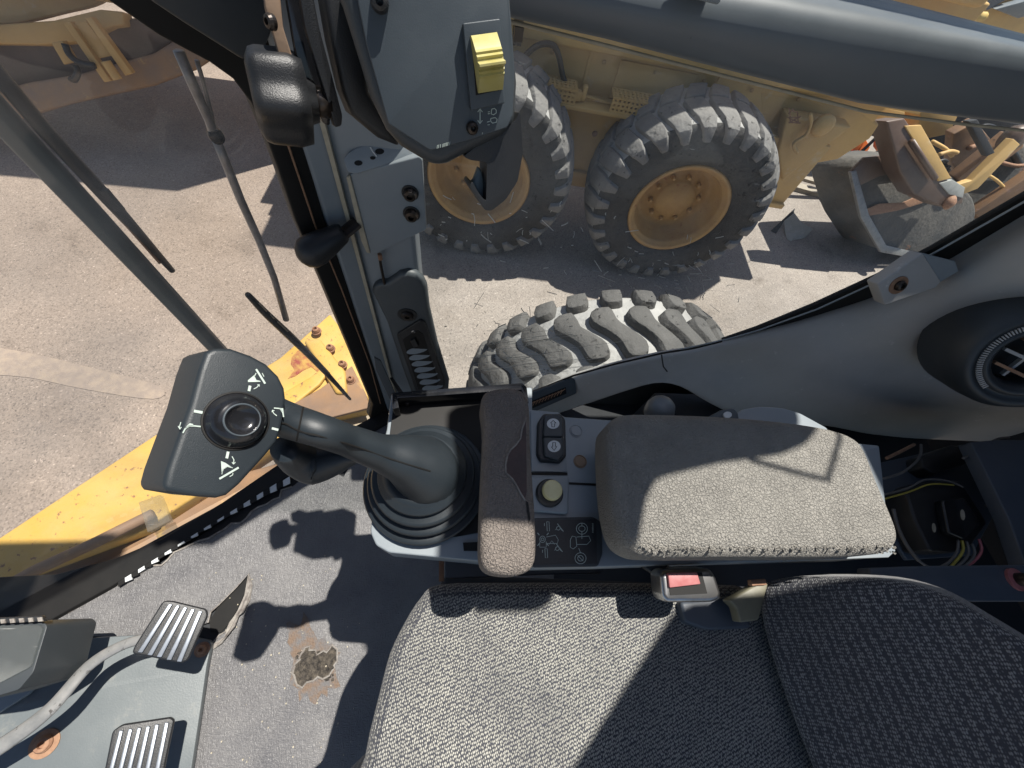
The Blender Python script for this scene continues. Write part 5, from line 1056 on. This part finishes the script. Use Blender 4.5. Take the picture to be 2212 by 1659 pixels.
# ============================================================ WIRING BEHIND THE ARM REST
wi = thing('wiring_box', tuple(Z(-.9).at(2040, 1110)), 'open wiring connectors and coloured cables behind the arm rest', 'wiring')
WZ = Z(-.80)
slab('connector', WZ, fillet([(1958, 1062), (1990, 1040), (2075, 1038), (2100, 1075), (2135, 1130), (2100, 1180), (2060, 1195), (2010, 1190), (1975, 1120)], 8), .06, 'black', wi, bevel=.006)
slab('connector_lid', WZ, fillet([(2035, 1080), (2085, 1075), (2120, 1130), (2085, 1165), (2050, 1150)], 6), .02, 'blackgloss', wi, bevel=.004, off=.02)
slab('relay', Z(-.82), fillet([(1990, 985), (2060, 960), (2090, 970), (2095, 1000), (2020, 1025), (1995, 1010)], 6), .06, 'black', wi, bevel=.005)
slab('mount_plate', Z(-.86), [(1900, 1000), (2080, 960), (2160, 1090), (2100, 1200), (1960, 1210), (1900, 1120)], .01, 'darkblue', wi, bevel=.002)
for a, b2 in (((2018, 1140), 7), ((2080, 1112), 8)):
    slab('paint_blob', WZ, [(a[0] + b2 * .6 * math.cos(R(k)), a[1] + b2 * 1.4 * math.sin(R(k)) + b2 * .4 * math.cos(R(k))) for k in range(0, 360, 30)], .001, 'clip', wi, off=.0215 if a[0] > 2050 else .002)
MT['wy'] = mat('yellow_wire', (.45, .36, .06), .5, nscale=20); MT['wp'] = mat('pink_wire', (.42, .12, .14), .5, nscale=20); MT['wg'] = mat('grey_wire', (.14, .13, .12), .5, nscale=20)
def wire(pts, m_, r_=.0028, z=-.79): v, f = g_tube([Z(z).at(*p) for p in pts], r_, 6, 5); obj('wire', v, f, m_, wi, smooth=True)
wire([(2078, 1168), (2080, 1190), (2062, 1215), (2045, 1232), (2020, 1236)], 'wy'); wire([(2115, 1165), (2120, 1190), (2100, 1215), (2060, 1232), (2025, 1238)], 'wp')
wire([(2088, 1170), (2092, 1195), (2075, 1218), (2040, 1238), (2012, 1232)], 'wg'); wire([(2100, 1175), (2105, 1198), (2085, 1222), (2050, 1236)], 'wg'); wire([(2070, 1168), (2066, 1195), (2045, 1218), (2015, 1228), (1985, 1212)], 'wg')
wire([(1915, 990), (1940, 978), (1975, 960)], 'rust', .004); wire([(1905, 1035), (1950, 1020), (1985, 990), (1990, 960)], 'wg'); wire([(1905, 1070), (1960, 1055), (2000, 1036), (2050, 1040), (2080, 1052)], 'wg', .0025); wire([(1910, 1078), (1965, 1062), (2010, 1046), (2060, 1048)], 'wy', .002)
wire([(2080, 990), (2110, 975), (2150, 950), (2180, 945)], 'wg', .003, -.76); wire([(2130, 1090), (2150, 1105), (2175, 1108)], 'wg', .003)
wire([(1985, 1212), (1960, 1180), (1940, 1140), (1930, 1100)], 'wg', .004)
rb2 = thing('rear_bulkhead', tuple(Z(-.8).at(2180, 1100)), 'blue grey steel bulkhead and seat bar at the right edge behind the wiring', 'bulkhead')
slab('bulkhead', Z(-.74), [(2098, 955), (2150, 950), (2500, 950), (2500, 1240), (2222, 1238), (2180, 1120)], .03, 'darkblue', rb2, bevel=.003)
slab('seat_bar', Z(-.70), [(1880, 1226), (2000, 1222), (2500, 1218), (2500, 1300), (2100, 1300), (1880, 1262)], .03, 'darkblue', rb2, bevel=.004)
screw('bolt', Z(-.70), 2192, 1252, 13, 'bolt', rb2, h=.03, washer='red', wr=1.7)
